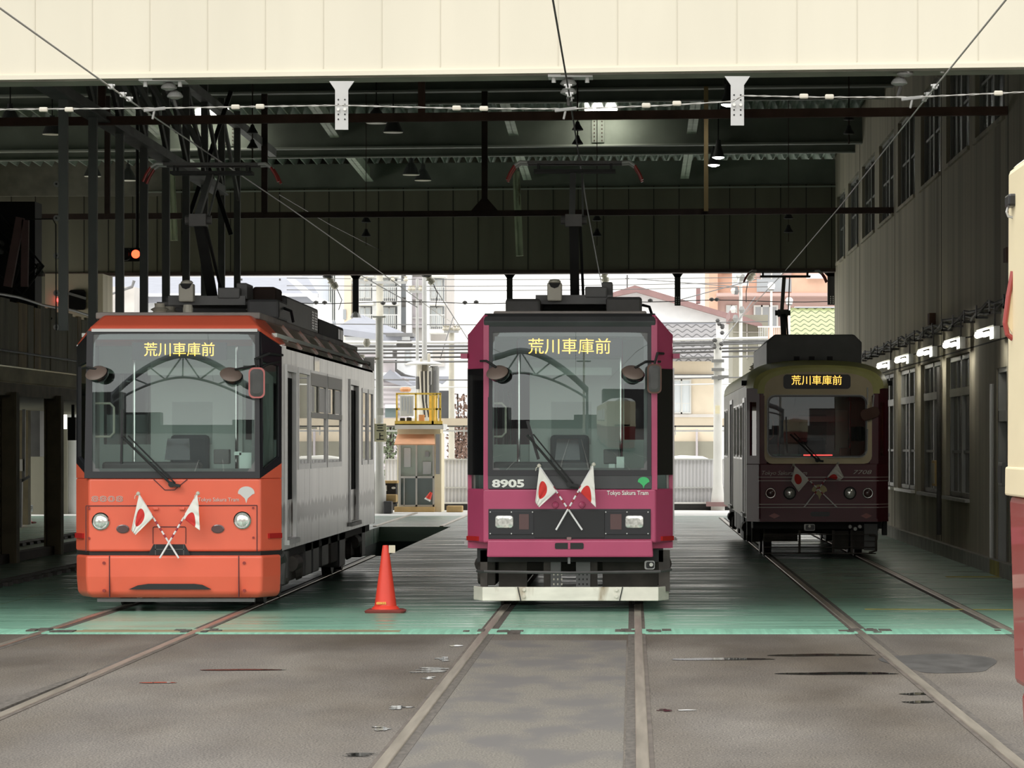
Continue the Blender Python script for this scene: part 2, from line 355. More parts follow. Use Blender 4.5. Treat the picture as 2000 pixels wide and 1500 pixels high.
def ground_mats():
    # wet asphalt: aggregate speckle, worn patches, darker and shinier where water stands
    M = bpy.data.materials.new('asphalt'); MT['asphalt'] = M; M.use_nodes = True; N, L = M.node_tree.nodes, M.node_tree.links; b = N['Principled BSDF']
    g = N.new('ShaderNodeTexCoord')
    def noise(sc_, d, v=None):
        mp = N.new('ShaderNodeMapping'); mp.inputs['Scale'].default_value = sc_; L.new(g.outputs['Object'], mp.inputs[0])
        n = N.new('ShaderNodeTexNoise'); n.inputs['Scale'].default_value = 1; n.inputs['Detail'].default_value = d; L.new(mp.outputs[0], n.inputs[0]); return n.outputs[0]
    def ramp(src, p0, c0, p1, c1):
        r = N.new('ShaderNodeValToRGB'); L.new(src, r.inputs[0]); e = r.color_ramp.elements
        e[0].position = p0; e[0].color = (*c0, 1); e[1].position = p1; e[1].color = (*c1, 1); return r.outputs[0]
    def mul(a, c, f=1):
        m = N.new('ShaderNodeMix'); m.data_type = 'RGBA'; m.blend_type = 'MULTIPLY'; m.inputs[0].default_value = f; L.new(a, m.inputs[6]); L.new(c, m.inputs[7]); return m.outputs[2]
    big = noise((.5,.14,.5), 4)
    c = ramp(big, .38, (.082,.069,.057), .62, (.142,.130,.119))
    c = mul(c, ramp(noise((85,42,85), 3), .32, (.42,.42,.42), .70, (1.62,1.6,1.52)))
    c = mul(c, ramp(noise((1.4,.5,2.2), 5), .36, (.84,.83,.84), .62, (1.08,1.07,1.05)))
    L.new(c, b.inputs['Base Color'])
    rr = N.new('ShaderNodeMapRange'); L.new(big, rr.inputs[0]); rr.inputs[1].default_value = .35; rr.inputs[2].default_value = .6; rr.inputs[3].default_value = .5; rr.inputs[4].default_value = .68; L.new(rr.outputs[0], b.inputs['Roughness'])
    b.inputs['Specular IOR Level'].default_value = .35
    bp = N.new('ShaderNodeBump'); bp.inputs['Distance'].default_value = .006; bp.inputs['Strength'].default_value = .6; L.new(noise((60,60,60), 2), bp.inputs['Height']); L.new(bp.outputs[0], b.inputs['Normal'])
    # painted shed floor, green, worn grey in streaks, greyer further in, damp streaks
    M = bpy.data.materials.new('green_floor'); MT['green_floor'] = M; M.use_nodes = True; N, L = M.node_tree.nodes, M.node_tree.links; b = N['Principled BSDF']
    g = N.new('ShaderNodeTexCoord')
    base = ramp(noise((.9,.25,1), 4), .35, (.18,.36,.27), .65, (.235,.435,.33))
    st = noise((.25,1.6,1), 5)
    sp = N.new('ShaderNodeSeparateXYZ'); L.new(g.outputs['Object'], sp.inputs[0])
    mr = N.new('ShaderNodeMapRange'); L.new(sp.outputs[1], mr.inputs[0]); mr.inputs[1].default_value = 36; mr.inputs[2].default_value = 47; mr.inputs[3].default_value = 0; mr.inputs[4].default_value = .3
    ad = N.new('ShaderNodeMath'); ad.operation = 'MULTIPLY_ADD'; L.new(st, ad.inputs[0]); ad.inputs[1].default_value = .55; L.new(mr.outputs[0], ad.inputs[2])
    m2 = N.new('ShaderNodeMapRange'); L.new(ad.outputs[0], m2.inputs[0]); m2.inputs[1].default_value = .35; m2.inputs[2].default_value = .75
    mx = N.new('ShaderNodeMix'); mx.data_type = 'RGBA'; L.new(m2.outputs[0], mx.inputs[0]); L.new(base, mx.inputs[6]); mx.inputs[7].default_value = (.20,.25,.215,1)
    L.new(mx.outputs[2], b.inputs['Base Color'])
    r2 = N.new('ShaderNodeMapRange'); L.new(noise((.5,4,1), 4), r2.inputs[0]); r2.inputs[1].default_value = .35; r2.inputs[2].default_value = .65; r2.inputs[3].default_value = .22; r2.inputs[4].default_value = .5
    L.new(r2.outputs[0], b.inputs['Roughness']); b.inputs['Specular IOR Level'].default_value = .5
    bp = N.new('ShaderNodeBump'); bp.inputs['Distance'].default_value = .01; bp.inputs['Strength'].default_value = .1; L.new(noise((2,5,1), 3), bp.inputs['Height']); L.new(bp.outputs[0], b.inputs['Normal'])
ground_mats()
mat('green_edge', (.215,.455,.335), .45, var=.2, sc_=(22,.5,1))
mat('water', (.02,.02,.018), .03, spec=.8)
mat('track_infill', (.130,.119,.101), .6, var=.6, sc_=(85,42,42), dirt=(.098,.092,.088), dsc=(2.6,1.0,1), dlo=.44, dhi=.60, detail=3)
# ---------------------------------------------------------------- ground and shed shell
XW, XM = 4.80, -8.9                       # right wall face, mezzanine edge
m = MB(); m.box(-60, 60, -40, 30.62, -.3, 0)
struct(m.build('asphalt_ground', 'asphalt'))
m = MB(); m.box(-60, 60, 81.2, 260, -.3, 0); struct(m.build('yard_ground', 'concrete_light'))
PX0, PX1, PY0, PY1 = -5.22, -3.75, 52.0, 70.5      # inspection pit on the first track
m = MB()
for x0, x1, y0, y1 in ((-16, PX0, 30.62, 81.2), (PX1, 9, 30.62, 81.2), (PX0, PX1, 30.62, PY0), (PX0, PX1, PY1, 81.2)):
    m.box(x0, x1, y0, y1, -.3, 0)
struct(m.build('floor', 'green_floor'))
m = MB(); m.box(PX0-.02, PX1+.02, PY0, PY1, -1.5, -1.4); m.box(PX0-.1, PX0, PY0, PY1, -1.4, -.3); m.box(PX1, PX1+.1, PY0, PY1, -1.4, -.3); m.box(PX0, PX1, PY0-.1, PY0, -1.4, -.3); m.box(PX0, PX1, PY1, PY1+.1, -1.4, -.3)
struct(m.build('pit_lining', 'pit_green'))
m = MB(); m.box(PX0+.02, PX0+.75, 56.2, 56.28, -.62, -.02)
tag(m.build('pit_board', 'pit_board'), 'pale board standing in the inspection pit behind the orange tram', 'board')
m = MB(); m.box(-16, XW, 30.58, 31.25, -.02, .012)
tag(m.build('threshold_plate', 'green_edge'), 'ribbed green threshold strip where the shed floor meets the asphalt', 'threshold')
# yellowish stained stretch of threshold by the orange tram
m = MB(); m.box(-5.2, -2.1, 30.72, 31.0, .012, .0135); m.box(-5.0, -2.3, 31.0, 31.1, .012, .013)
tag(m.build('threshold_stain', 'stain_strip'), 'worn ochre patch on the threshold before the orange tram', 'stain')
# faded floor markings
for (a, b, w, lab) in ((P(0,1181,36.2), P(150,1145,41.2), .14, 'faded yellow line left of the orange tram'), (P(1690,1191,35.1), P(1985,1194,35), .05, 'thin faded yellow line across the right track'), (P(1850,1128,43.6), P(1960,1130,43.6), .12, 'faded yellow mark at the foot of the right wall')):
    q = MB(); q.slab([Vector((a.x, a.y, .002)), Vector((b.x, b.y, .002)), Vector((b.x, b.y+w*3, .002)), Vector((a.x, a.y+w*3, .002))], (0,0,.002))
    tag(q.build('floor_marking', 'yellow_faded'), lab, 'floor marking', 'painted floor lines')
# rails
def rail(xc, side, label, y0=3, y1=79):
    r = thing('rail', label, 'rail', (xc, 0, 0), 'tram rails in the floor')
    a = MB(); a.box(-.036, .036, y0, y1, -.1, .014); a.build('rail_head', 'rail_steel', r, .008)
    g = MB(); g.box(*sorted((side*.036, side*.092)), y0, y1, -.1, .002); g.build('flange_groove', 'groove', r)
    g = MB(); g.box(*sorted((-side*.036, -side*.062)), y0, y1, -.1, .005); g.build('rail_web', 'rail_rust', r)
for xt, nm in ((-4.64, 'orange'), (-.635, 'magenta'), (2.745, 'maroon')):
    for s, sd in ((-1, 'left'), (1, 'right')):
        if nm == 'orange': rail(xt+s*.69, -s, f'{sd} rail of the track under the orange tram', 18, 52)
        else: rail(xt+s*.69, -s, f'{sd} rail of the track under the {nm} tram')
for xx, sd in ((-5.32, 'left'), (-3.94, 'right')): m = MB(); m.box(xx-.04, xx+.04, 70.5, 84, 0, .02); tag(m.build('yard_rail', 'rail_steel'), f'{sd} rail running on beyond the inspection pit', 'rail', 'rails beyond the pit')
m = MB(); m.slab([P(0,1390,21.7)+Vector((0,0,.004)), P(165,1322,25), P(172,1316,25.4), P(0,1375,22.4)+Vector((0,0,.004))], (0,0,.012))
tag(m.build('check_rail', 'groove'), 'dark check rail groove beside the left track at the frame edge', 'rail')
for i, (px, py) in enumerate(((92,1234), (384,1234), (950,1230), (1246,1230), (1678,1230), (1980,1231))):
    q = MB(); c = P(px, py, 30.9); random.seed(i)
    for k in range(7):
        dx = random.uniform(-.22, .22); w = random.uniform(.05, .12); y = 30.6+random.uniform(-.05, .35)
        if abs(dx) < .06: dx += .1
        q.box(c.x+dx, c.x+dx+w, y, y+random.uniform(.08, .3), -.01, .013+random.uniform(.004, .012))
    tag(q.build('rail_gap_rubble', 'gravel_dark'), f'broken dark filler around the {"left" if i%2==0 else "right"} rail of the {["orange","magenta","maroon"][i//2]} tram at the threshold', 'rubble', kind='stuff')
# standing water
def puddle(px, py, wpx, dpx, label, seed):
    random.seed(seed); D = CZ*F/(py-VY); c = P(px, py, D); w = wpx*D/F/2; d = dpx*D*D/(F*CZ)/2
    n = 1 if dpx < 5 else (4 if wpx < 60 else 7); q = MB()
    for j in range(n):
        cy = c.y+(0 if n == 1 else d*(2*(j+.5)/n-1)); ww = w*(1 if n == 1 else random.uniform(.35, 1)); dd = d/n*(1 if n == 1 else random.uniform(.6, 1.05)); cx_ = c.x+(0 if n == 1 else random.uniform(-.5, .5)*w)
        q.slab([(cx_+ww*(1+.15*math.sin(3*a+seed+j))*math.cos(a), cy+dd*(1+.25*math.sin(2*a+seed*j)+.12*math.sin(5*a+j))*math.sin(a), .003) for a in [2*math.pi*k/40 for k in range(40)]], (0,0,.0015))
    tag(q.build('puddle', 'water'), label, 'puddle', 'puddles on the wet asphalt')
for k, a in enumerate(((868,1288,34,9,'puddle close left of the magenta tram rails, nearest the shed'), (850,1309,70,10,'wide bright puddle left of the magenta tram rails'), (842,1325,32,5,'small puddle below the wide one by the magenta tram rails'),
        (778,1383,50,7,'oval puddle halfway down the left rail of the magenta track'), (742,1424,34,8,'puddle beside the left magenta rail low in the photo'), (700,1475,60,7,'dark puddle beside the left magenta rail at the bottom'), (890,1262,26,2.5,'thin sliver of water just outside the threshold'),
        (1400,1288,200,4,'long thin puddle right of the magenta track'), (1600,1280,200,4,'thin dark puddle between the right tracks, nearest the shed'), (1640,1316,230,4.5,'long dark puddle with red reflection between the right tracks'),
        (1790,1356,60,4,'upper short dark puddle beside the maroon track'), (1795,1372,60,4,'second short dark puddle beside the maroon track'), (1300,1388,34,5,'small dark puddle right of the magenta track'), (1340,1388,36,1.6,'bright thread of water right of the magenta track'), (470,1309,160,2.6,'thin wet streak mirroring the orange tram'), (310,1334,70,2,'short wet streak nearer the left track mirroring the orange tram'))):
    puddle(*a, k+1)
m = MB(); cc = P(1840, 1296, 26.5); random.seed(5)
pts = [(cc.x+.42*(1+.2*math.sin(3*a))*math.cos(a), cc.y+1.3*(1+.15*math.sin(2*a+1))*math.sin(a), .002) for a in [2*math.pi*k/30 for k in range(30)]]
m.slab(pts, (0,0,.001)); mat('damp_patch', (.075,.072,.07), .45, var=.3, sc_=(6,2,1)); tag(m.build('asphalt_patch', 'damp_patch'), 'dark grey repair patch in the asphalt right of the maroon track', 'patch')
m = MB(); m.box(-1.23, -.05, 3, 29.6, 0, .0016)
tag(m.build('track_infill', 'track_infill'), 'mottled grey and sandy asphalt infill between the rails before the magenta tram', 'asphalt infill')
# front fascia above the opening
z0 = 5.09
def YK(y, x): return y-SK*x
m = MB(); m.box(-16, 9, 31.0, 31.3, z0, 10.6, SK)
wf = struct(m.build('wall_front', 'fascia'), 'cream panelled fascia above the shed opening')
m = MB(); k = -15.8
while k < 8.9:
    m.box(k, k+.008, 30.996, 31.0, z0+.06, 10.6, SK); k += .54
m.build('panel_joint', 'fascia_joint', wf)
m = MB(); m.box(-16, 9, 30.97, 31.02, z0-.01, z0+.03, SK); m.build('drip_edge', 'fascia', wf)
m = MB(); m.box(-16, 9, 31.02, 31.45, z0-.025, z0, SK); m.build('soffit', 'underside', wf)
m = MB(); m.box(-16, 9, 31.25, 31.4, z0, 10.6, SK); m.build('inner_lining', 'back_panel', wf)
# roof deck: folded plates running down the shed
def zdeck(y): return 8.94-(y-63.25)*.0268
m = MB(); prof = []; x = -16.
while x < 8.5:
    prof += [(x, 0), (x+.03, 0), (x+.13, .22), (x+.18, .22)]; x += .28
for (x0, a), (x1, b) in zip(prof, prof[1:]):
    ya, yb = 30, 82.6
    m.add([(x0, ya, zdeck(ya)+a), (x1, ya, zdeck(ya)+b), (x1, yb, zdeck(yb)+b), (x0, yb, zdeck(yb)+a)], [(0,1,2,3)])
    m.add([(x0, ya, zdeck(ya)+a+.03), (x1, ya, zdeck(ya)+b+.03), (x1, yb, zdeck(yb)+b+.03), (x0, yb, zdeck(yb)+a+.03)], [(0,3,2,1)])
struct(m.build('ceiling', 'deck'))
m = MB(); m.slab([Vector(p) for p in ((-16.5,29.5,10.4), (9.5,29.5,10.4), (9.5,82.6,8.75), (-16.5,82.6,8.75))], (0,0,.15)); struct(m.build('roof_slab', 'underside'))
# girders across, with a lighter secondary beam behind each
def girder(y, zb, h=.65):
    g = thing('ceiling_girder', 'steel girder', 'girder', (0, y, 0)); g['kind'] = 'structure'
    a = MB(); a.box(-16, XW, -.02, .02, zb, zb+h, SK); a.build('web', 'girder', g)
    a = MB(); a.box(-16, XW, -.16, .16, zb-.02, zb, SK); a.build('flange', 'girder', g)
    a = MB(); a.box(-16, XW, -.172, -.16, zb-.025, zb+.012, SK); a.build('flange_edge', 'girder_edge_lit', g)
    a = MB(); a.box(-16, XW, 2.3, 2.36, zb-.0, zb+.5, SK); a.build('secondary_web', 'girder', g)
    a = MB(); a.box(-16, XW, 2.2, 2.3, zb-.02, zb+.01, SK); a.build('secondary_flange', 'girder_edge_lit', g)
    return g
GR = [(54.2, 8.45), (63.25, 8.29), (71.85, 8.0), (81.3, 7.8)]
for i, (y, z) in enumerate(GR):
    g = girder(y, z); g['label'] = ['green-grey roof girder just inside the fascia', 'dark roof girder right behind the span wire', 'roof girder lit by the fluorescent tubes', 'roof girder along the top of the far wall'][i]
# splice plates, bolts where the tubes light the girder
for xc, yk, zz in ((-.72, 71.85, 8.0), (-8.6, 71.85, 8.0)):
    q = thing('splice_plate', f'bolted splice plate on the lit girder {"above the magenta tram" if xc > -2 else "behind the hanging frame"}', 'plate', (xc, YK(yk, xc)-.05, zz), 'girder splice plates')
    a = MB(); a.box(-.13, .13, -.012, .0, .06, .56); a.build('plate', 'girder', q)
    a = MB()
    for cx in (-.08, .08):
        for j in range(6): a.cyl((cx, -.012, .1+j*.08), (cx, -.03, .1+j*.08), .016, n=6)
    a.build('bolts', 'rust_dark', q)
# longitudinal purlins
bays = [('front bay', GR[0], GR[1]), ('middle bay', GR[1], GR[2]), ('rear bay', GR[2], GR[3])]
for j, xp in enumerate((-10.0, -6.3, -2.5, 1.24)):
    for nm, (ya, za), (yb, zb) in bays:
        q = MB(); a = Vector((xp, YK(ya+2.4, xp), za+.12)); b = Vector((xp, YK(yb-.2, xp), zb+.2)); d = Vector((.1, 0, 0)); c = Vector((.012, 0, 0)); u = Vector((0, 0, .34))
        q.slab([a-d, a+d, b+d, b-d], (0,0,.02)); q.slab([a-c, b-c, b-c+u, a-c+u], (.024,0,0))
        tag(q.build('purlin', 'purlin'), f"{['far left', 'second from left', 'third from left', 'rightmost'][j]} pale green roof beam in the {nm}", 'beam', 'longitudinal roof beams')
# far wall above the rear opening
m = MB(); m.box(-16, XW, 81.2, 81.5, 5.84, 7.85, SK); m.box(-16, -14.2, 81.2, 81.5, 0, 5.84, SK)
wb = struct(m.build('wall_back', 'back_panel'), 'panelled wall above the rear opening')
m = MB(); k = -15.7
while k < XW:
    m.box(k, k+.02, 81.19, 81.2, 5.84, 7.85, SK); k += .6
m.build('panel_joint', 'joint_dark', wb)
m = MB(); m.box(-16, XW, 81.15, 81.7, 5.78, 5.86, SK); m.build('door_lintel', 'rust_dark', wb)
m = MB(); m.box(-16, 9, 82.5, 82.6, 7.7, 8.8); m.build('upper_closing', 'underside', wb)
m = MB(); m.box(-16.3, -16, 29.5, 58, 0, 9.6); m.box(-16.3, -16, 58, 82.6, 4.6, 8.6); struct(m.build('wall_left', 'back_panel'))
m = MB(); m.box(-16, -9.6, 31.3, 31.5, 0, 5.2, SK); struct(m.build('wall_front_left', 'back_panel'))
# pale control cabin wall at the rear left with its black window
c = thing('control_cabin', 'pale panel cabin with a black rounded window at the rear left', 'cabin')
a, b = P(88, 1000, 80), P(201, 536, 80)
q = MB(); o = [Vector((a.x,80,2.6)), Vector((b.x,80,2.6)), Vector((b.x,80,5.7)), Vector((a.x,80,5.7))]
q.slab(o, (0,1.5,0)); q.build('cabin_wall', 'stucco_beige', c).data.materials[0] = MT['concrete_wall']
w0 = P(151.5, 586, 79.95); q = MB(); q.slab(xz(rrect(w0.x, w0.z, .40, .47, .07), 79.9), (0,.1,0)); q.build('cabin_window', 'black_glass', c)
q = MB(); q.bar(P(134,573,79.88), P(168,583,79.88), .06); q.build('window_bar', 'mid_grey', c)
q = MB(); q.box(*[P(109,588,79.9).x, P(113.5,588,79.9).x], 79.85, 79.95, P(0,589,79.9).z, P(0,583,79.9).z); q.build('indicator_lamp', 'led_red', c)
# pale green door guides hanging before the far wall
for j, (px0, y0, px1, y1) in enumerate(((1000,335,1021,500), (326,330,346,470))):
    D = 80.2+j*1.6; q = MB(); p, r = P(px0+8, y0, D), P(px1-6, y1, D); q.bar(p, r, .17, .1); q.box(p.x-.03, p.x+.03, D-.03, D+.03, p.z-.1, zdeck(D)+.05); q.bar(p+Vector((-.05,-.07,0)), r+Vector((-.05,-.07,0)), .03); q.bar(p+Vector((.05,-.07,0)), r+Vector((.05,-.07,0)), .03)
    tag(q.build('door_guide', 'peel_green'), ['pale green peeling post hanging before the far wall near the centre', 'pale green peeling post hanging behind the grey frame'][j], 'post', 'hanging door guides')
# ---------------------------------------------------------------- right wall
m = MB(); spans = [(44.0,47.8), (48.6,52.2), (53.2,56.8), (58.0,61.7), (62.7,66.4), (67.6,71.3), (72.4,75.9), (77.0,80.0)]
holes = [(a, b, 5.95, 7.5) for a, b in spans]+[(a, b, .92, 3.02) for a, b in spans[1:6]]+[(43.75, 45.0, .1, 2.7)]
m.holed(30, 81.0, 0, 9.9, holes, lambda u, v: Vector((XW, u, v)), (.35,0,0))
wr = struct(m.build('wall_right', 'concrete_wall'), 'stained concrete side wall')
m = MB(); m.box(XW, XW+6, 30, 30.4, 0, 10.4); m.build('wall_return', 'concrete_wall', wr)
m = MB()
for y in (43.6, 53.0, 62.4, 72.0): m.box(XW-.004, XW+.01, y-.02, y+.02, .2, 9.6)
m.box(XW-.004, XW, 43, 81, 3.06, 3.08)
m.build('wall_joint', 'joint_dark', wr)
m = MB(); m.box(XW-.09, XW, 30, 81.0, 0, .19); struct(m.build('baseboard_right', 'plinth'), 'concrete plinth along the right wall')
m = MB(); m.box(XW-.095, XW-.09, 43.85, 44.95, .0, .19); tag(m.build('yellow_paint_patch', 'yellow_faded'), 'faded yellow patch on the plinth under the side door', 'paint patch')
def wall_window(i, y0, y1, z0, z1, low):
    w = bpy.data.objects.new(f'window_{i}', None); COL.objects.link(w); struct(w, f'{"lower" if low else "upper"} side wall window'); w.location = (XW, 0, 0)
    ym = (y0+y1)/2; q = MB(); t = .07 if low else .06
    for a, b, c, d in ((y0,y1,z0,z0+t), (y0,y1,z1-t,z1), (y0,y0+t*1.4,z0,z1), (y1-t*1.4,y1,z0,z1), (ym-.09,ym+.09,z0,z1)): q.box(.06, .16, a, b, c, d)
    if low:
        q.box(.05, .16, y0, y1, 2.42, 2.54)
        for a, b in ((y0, ym), (ym, y1)): q.box(.08, .14, a, b, 1.57, 1.61); q.box(.08, .14, (a+b)/2-.03, (a+b)/2+.03, 2.54, z1); q.box(.09, .14, (a+b)/2-.025, (a+b)/2+.025, z0, 2.42)
    else:
        for a, b in ((y0, ym), (ym, y1)): q.box(.08, .14, (a+b)/2-.03, (a+b)/2+.03, z0, z1); q.box(.08, .14, a, b, 6.7, 6.74)
    q.build('window_frame', 'window_frame', w)
    q = MB(); q.box(.11, .125, y0, y1, z0, z1); q.build('window_pane', 'window_dim', w)
    if low:
        q = MB(); q.box(-.07, .1, y0-.05, y1+.05, z0-.05, z0); q.build('window_sill', 'white_paint' if i in (11, 12) else 'window_frame', w)
    else:
        q = MB(); q.box(-.04, .1, y0-.05, y1+.05, z0-.06, z0); q.build('window_sill', 'concrete_wall', w)
for i, (a, b) in enumerate(spans): wall_window(i+1, a, b, 5.95, 7.5, False)
for i, (a, b) in enumerate(spans[1:6]): wall_window(i+9, a, b, .92, 3.02, True)
d = bpy.data.objects.new('door_1', None); COL.objects.link(d); struct(d, 'side door with transom in the right wall'); d.location = (XW, 0, 0)
q = MB(); q.box(.02, .2, 43.75, 45.0, 2.64, 2.7); q.box(.02, .2, 43.75, 43.83, .1, 2.7); q.box(.02, .2, 44.92, 45.0, .1, 2.7); q.box(.02, .2, 43.75, 45, 2.0, 2.14); q.build('door_frame', 'window_frame', d)
q = MB(); q.box(.12, .16, 43.83, 44.92, .1, 2.0); q.build('door_leaf', 'dark_grey', d)
q = MB(); q.box(.10, .12, 44.0, 44.75, .95, 1.85); q.build('door_pane', 'window_dim', d)
q = MB(); q.box(.12, .14, 43.83, 44.92, 2.14, 2.64); q.build('transom_pane', 'window_dim', d)
for (y0, y1, z0_, z1_, dp, mt, lab) in ((43.2, 43.7, 1.17, 1.47, .12, 'porcelain_grey', 'grey electric box beside the side door'), (53.0, 53.6, 1.05, 1.45, .1, 'timber', 'brownish switch box between the wall windows')):
    q = MB(); q.box(XW-dp, XW, y0, y1, z0_, z1_); o = q.build('electric_box', mt, None, .01); tag(o, lab, 'electric box', 'wall boxes')
    a = MB(); a.box(XW-dp-.01, XW-dp, y0+.05, y1-.05, z0_+.04, z1_-.04); a.build('box_door', 'mid_grey' if mt != 'timber' else 'concrete_wall', o)
for (y, z0_, z1_, mt, lab) in ((45.1, .2, 2.5, 'alu', 'thin pale conduit running down beside the side door'), (52.85, .3, 2.9, 'gunmetal', 'dark drainpipe between the first two lower windows')):
    q = MB(); q.cyl((XW-.05, y, z0_), (XW-.05, y, z1_), .03 if mt == 'alu' else .038, n=8); tag(q.build('wall_pipe', mt), lab, 'pipe', 'pipes on the right wall')
# cable run with brackets above the lamps
c = thing('cable_run', 'dark sagging cable bundle bracketed along the right wall above the lamps', 'cable')
for k in range(3):
    q = MB(); q.tube([(XW-.06-.035*k, 40+j*.8, 3.46+.035*k+.03*math.sin(j*1.7+k*2)+.015*math.sin(j*3.1+k)) for j in range(50)], .022, 6); q.build('cable', 'rubber', c)
for j in range(22): q = MB(); q.box(XW-.16, XW, 41+j*1.7, 41.05+j*1.7, 3.40, 3.43); q.box(XW-.16, XW-.14, 41+j*1.7, 41.05+j*1.7, 3.40, 3.58); q.build('bracket', 'gunmetal', c)
for (y, z) in ((54, 3.6), (42.9, 4.0)):
    q = MB(); q.box(XW-.1, XW, y, y+.35, z, z+.18); tag(q.build('junction_box', 'rust'), f'rusty junction box on the cable run {"above the middle lamp" if y > 50 else "by the frame edge"}', 'junction box', 'junction boxes')
# wall lamps
def wall_lamp(y, label):
    t = thing('wall_lamp', label, 'lamp', (XW, y, 3.1), 'lit lamps along the right wall')
    q = MB(); q.slab([Vector((-.42,-.22,.03)), Vector((-.20,-.22,.10)), Vector((-.16,.22,.10)), Vector((-.40,.22,.03))], (0,0,.025)); q.build('reflector', 'white_paint', t)
    q = MB(); q.tube([(-.36,-.27,.0), (-.36,.27,.0)], .035, 10); q.tube([(-.27,-.27,.01), (-.27,.27,.01)], .03, 10); q.build('tube', 'tube_soft', t)
    q = MB(); q.box(-.2, -.12, -.24, .24, -.05, .11); q.build('housing', 'alu', t)
    q = MB(); q.bar((-.16,0,.1), (-.16,0,.4), .02); q.bar((-.16,0,.1), (0,0,.12), .02); q.build('bracket', 'gunmetal', t)
    return t
for y, lab in ((43.7, 'lit wall lamp nearest the camera on the right wall'), (48.2, 'lit wall lamp second from the side door'), (52.6, 'lit wall lamp third from the side door'), (57.1, 'lit wall lamp fourth from the side door'), (61.3, 'lit wall lamp just above the maroon tram roof edge')): wall_lamp(y, lab)
# ---------------------------------------------------------------- overhead steel and hangers
def cross_pipe(y, z, x0, x1, label, mt, drops, gus=()):
    t = thing('cross_pipe', label, 'pipe', (0, 0, 0), 'square steel pipes across the shed')
    q = MB(); q.box(x0, x1, y-.05, y+.05, z-.055, z+.055, SK); q.build('pipe', mt, t)
    for x, zt, w in drops:
        q = MB(); q.box(x-w/2, x+w/2, YK(y, x)-w/2, YK(y, x)+w/2, z, zt); q.build('drop_post', mt, t)
        if x not in gus: continue
        q = MB(); q.slab([Vector((x-.25, YK(y, x)-.06, z+.05)), Vector((x+.25, YK(y, x)-.06, z+.05)), Vector((x+.05, YK(y, x)-.06, z+.28)), Vector((x-.05, YK(y, x)-.06, z+.28))], (0,.02,0)); q.build('gusset', mt, t)
    return t
cross_pipe(44.25, 5.97, -10.5, XW, 'rust brown square pipe behind the span wire', 'rust', [(-2.75, 9.3, .09), (-7.0, 9.3, .09)])
cross_pipe(63.25, 6.0, -15.5, XW, 'dark rusty square pipe across the far wall', 'rust_dark', [(-6.9, 8.3, .11), (-2.75, 8.3, .11), (-9.9, 8.3, .1)], (-2.75,))
q = MB(); q.box(1.32, 1.40, 62.9, 62.98, 6.0, 8.3); tag(q.build('yellow_lit_post', 'ochre'), 'hanging post tinted as if lit yellow near the bright lamps', 'post')
# perforated hanger plates under the fascia
def hanger(x, label):
    D = YK(31.12, x); t = thing('hanger_plate', label, 'hanger plate', (x, D-.14, 0), 'perforated hangers under the fascia')
    q = MB(); q.slab([Vector((a, 0, b)) for a, b in ((-.06,4.585), (.06,4.585), (.06,4.95), (.115,5.03), (-.115,5.03), (-.06,4.95))], (0,.025,0)); q.build('plate', 'galv', t)
    q = MB()
    for a in (-.03, .03):
        for b in (4.68, 4.725, 4.815, 4.86): q.cyl((a, -.003, b), (a, .002, b), .008, n=8)
    q.build('bolt_hole', 'black_matte', t)
    q = MB()
    for a in (-.03, .03): q.cyl((a, -.02, 4.77), (a, 0, 4.77), .013, n=8)
    q.build('bolt', 'white_paint', t)
hanger(P(662,0,31).x, 'perforated white hanger plate above the gap between orange and magenta trams'); hanger(P(1440,0,30.9).x, 'perforated white hanger plate above the gap before the maroon tram')
for j, px in enumerate((691, 995, 1323, 1621)):
    x = P(px, 0, 82).x; D = YK(81.75, x); t = thing('rear_hanger', ['black hanging post above the orange tram rear with a flared foot', 'black hanging post left of the magenta tram pantograph', 'black hanging post right of the magenta tram', 'thick black post beside the end of the right wall'][j], 'post', (x, D, 0), 'black hangers at the rear opening')
    zb = P(0, (612, 600, 598, 598)[j], 82).z; w = .07 if j != 3 else .1
    q = MB(); q.box(-w, w, 0, .12, zb, 5.85); q.slab([Vector((-w,0,5.7)), Vector((w,0,5.7)), Vector((w*2.2,0,5.82)), Vector((-w*2.2,0,5.82))], (0,.1,0)); q.build('post', 'black_matte', t)
    q = MB()
    if j == 0: q.lathe((0,.06,zb-.08), [(.14,0), (.12,.04), (.07,.14)], 12); q.build('foot', 'galv', t)
    else:
        for a in (-.03, .03):
            for b in range(4): q.box(a-.012, a+.012, -.004, 0, zb+.03+b*.05, zb+.06+b*.05)
        q.build('bolt_hole', 'galv', t)
# insulated door pulleys / wire supports under the fascia
for j, (x0, x1, yy, xd, s) in enumerate(((255,345,158,330,1), (1070,1157,150,1110,0), (1758,1848,131,1768,-1))):
    xm = (P(x0,0,31).x+P(x1,0,31).x)/2; D = YK(31.15, xm); pz = P(0, yy, D).z; t = thing('wire_support', ['wire support with disc insulators under the fascia above the orange tram', 'wire support with disc insulators above the magenta tram', 'wire support with disc insulators at the right end of the fascia'][j], 'insulator', (xm, D, pz), 'wire supports under the fascia')
    w = (P(x1,0,D).x-P(x0,0,D).x)/2
    q = MB(); q.box(-w, w, -.12, .16, -.012, .012); q.build('plate', 'galv', t)
    q = MB()
    for a in (-w*.75, w*.75): q.cyl((a,-.05,-.06), (a,-.05,.03), .02, n=8)
    q.build('bolt', 'galv', t)
    dx = P(xd,0,D).x-xm
    for k in (0, 1):
        q = MB(); q.lathe((dx+s*.05*k, .05*k, -.06-.075*k), [(.02,.05), (.055,.03), (.075,0), (.072,-.012), (.03,-.03)], 20); q.build('disc', 'porcelain_grey', t)
    q = MB(); q.tube([(dx,0,-.02), (dx+s*.06,.1,-.25)], .015, 6); q.build('hanger_rod', 'gunmetal', t)
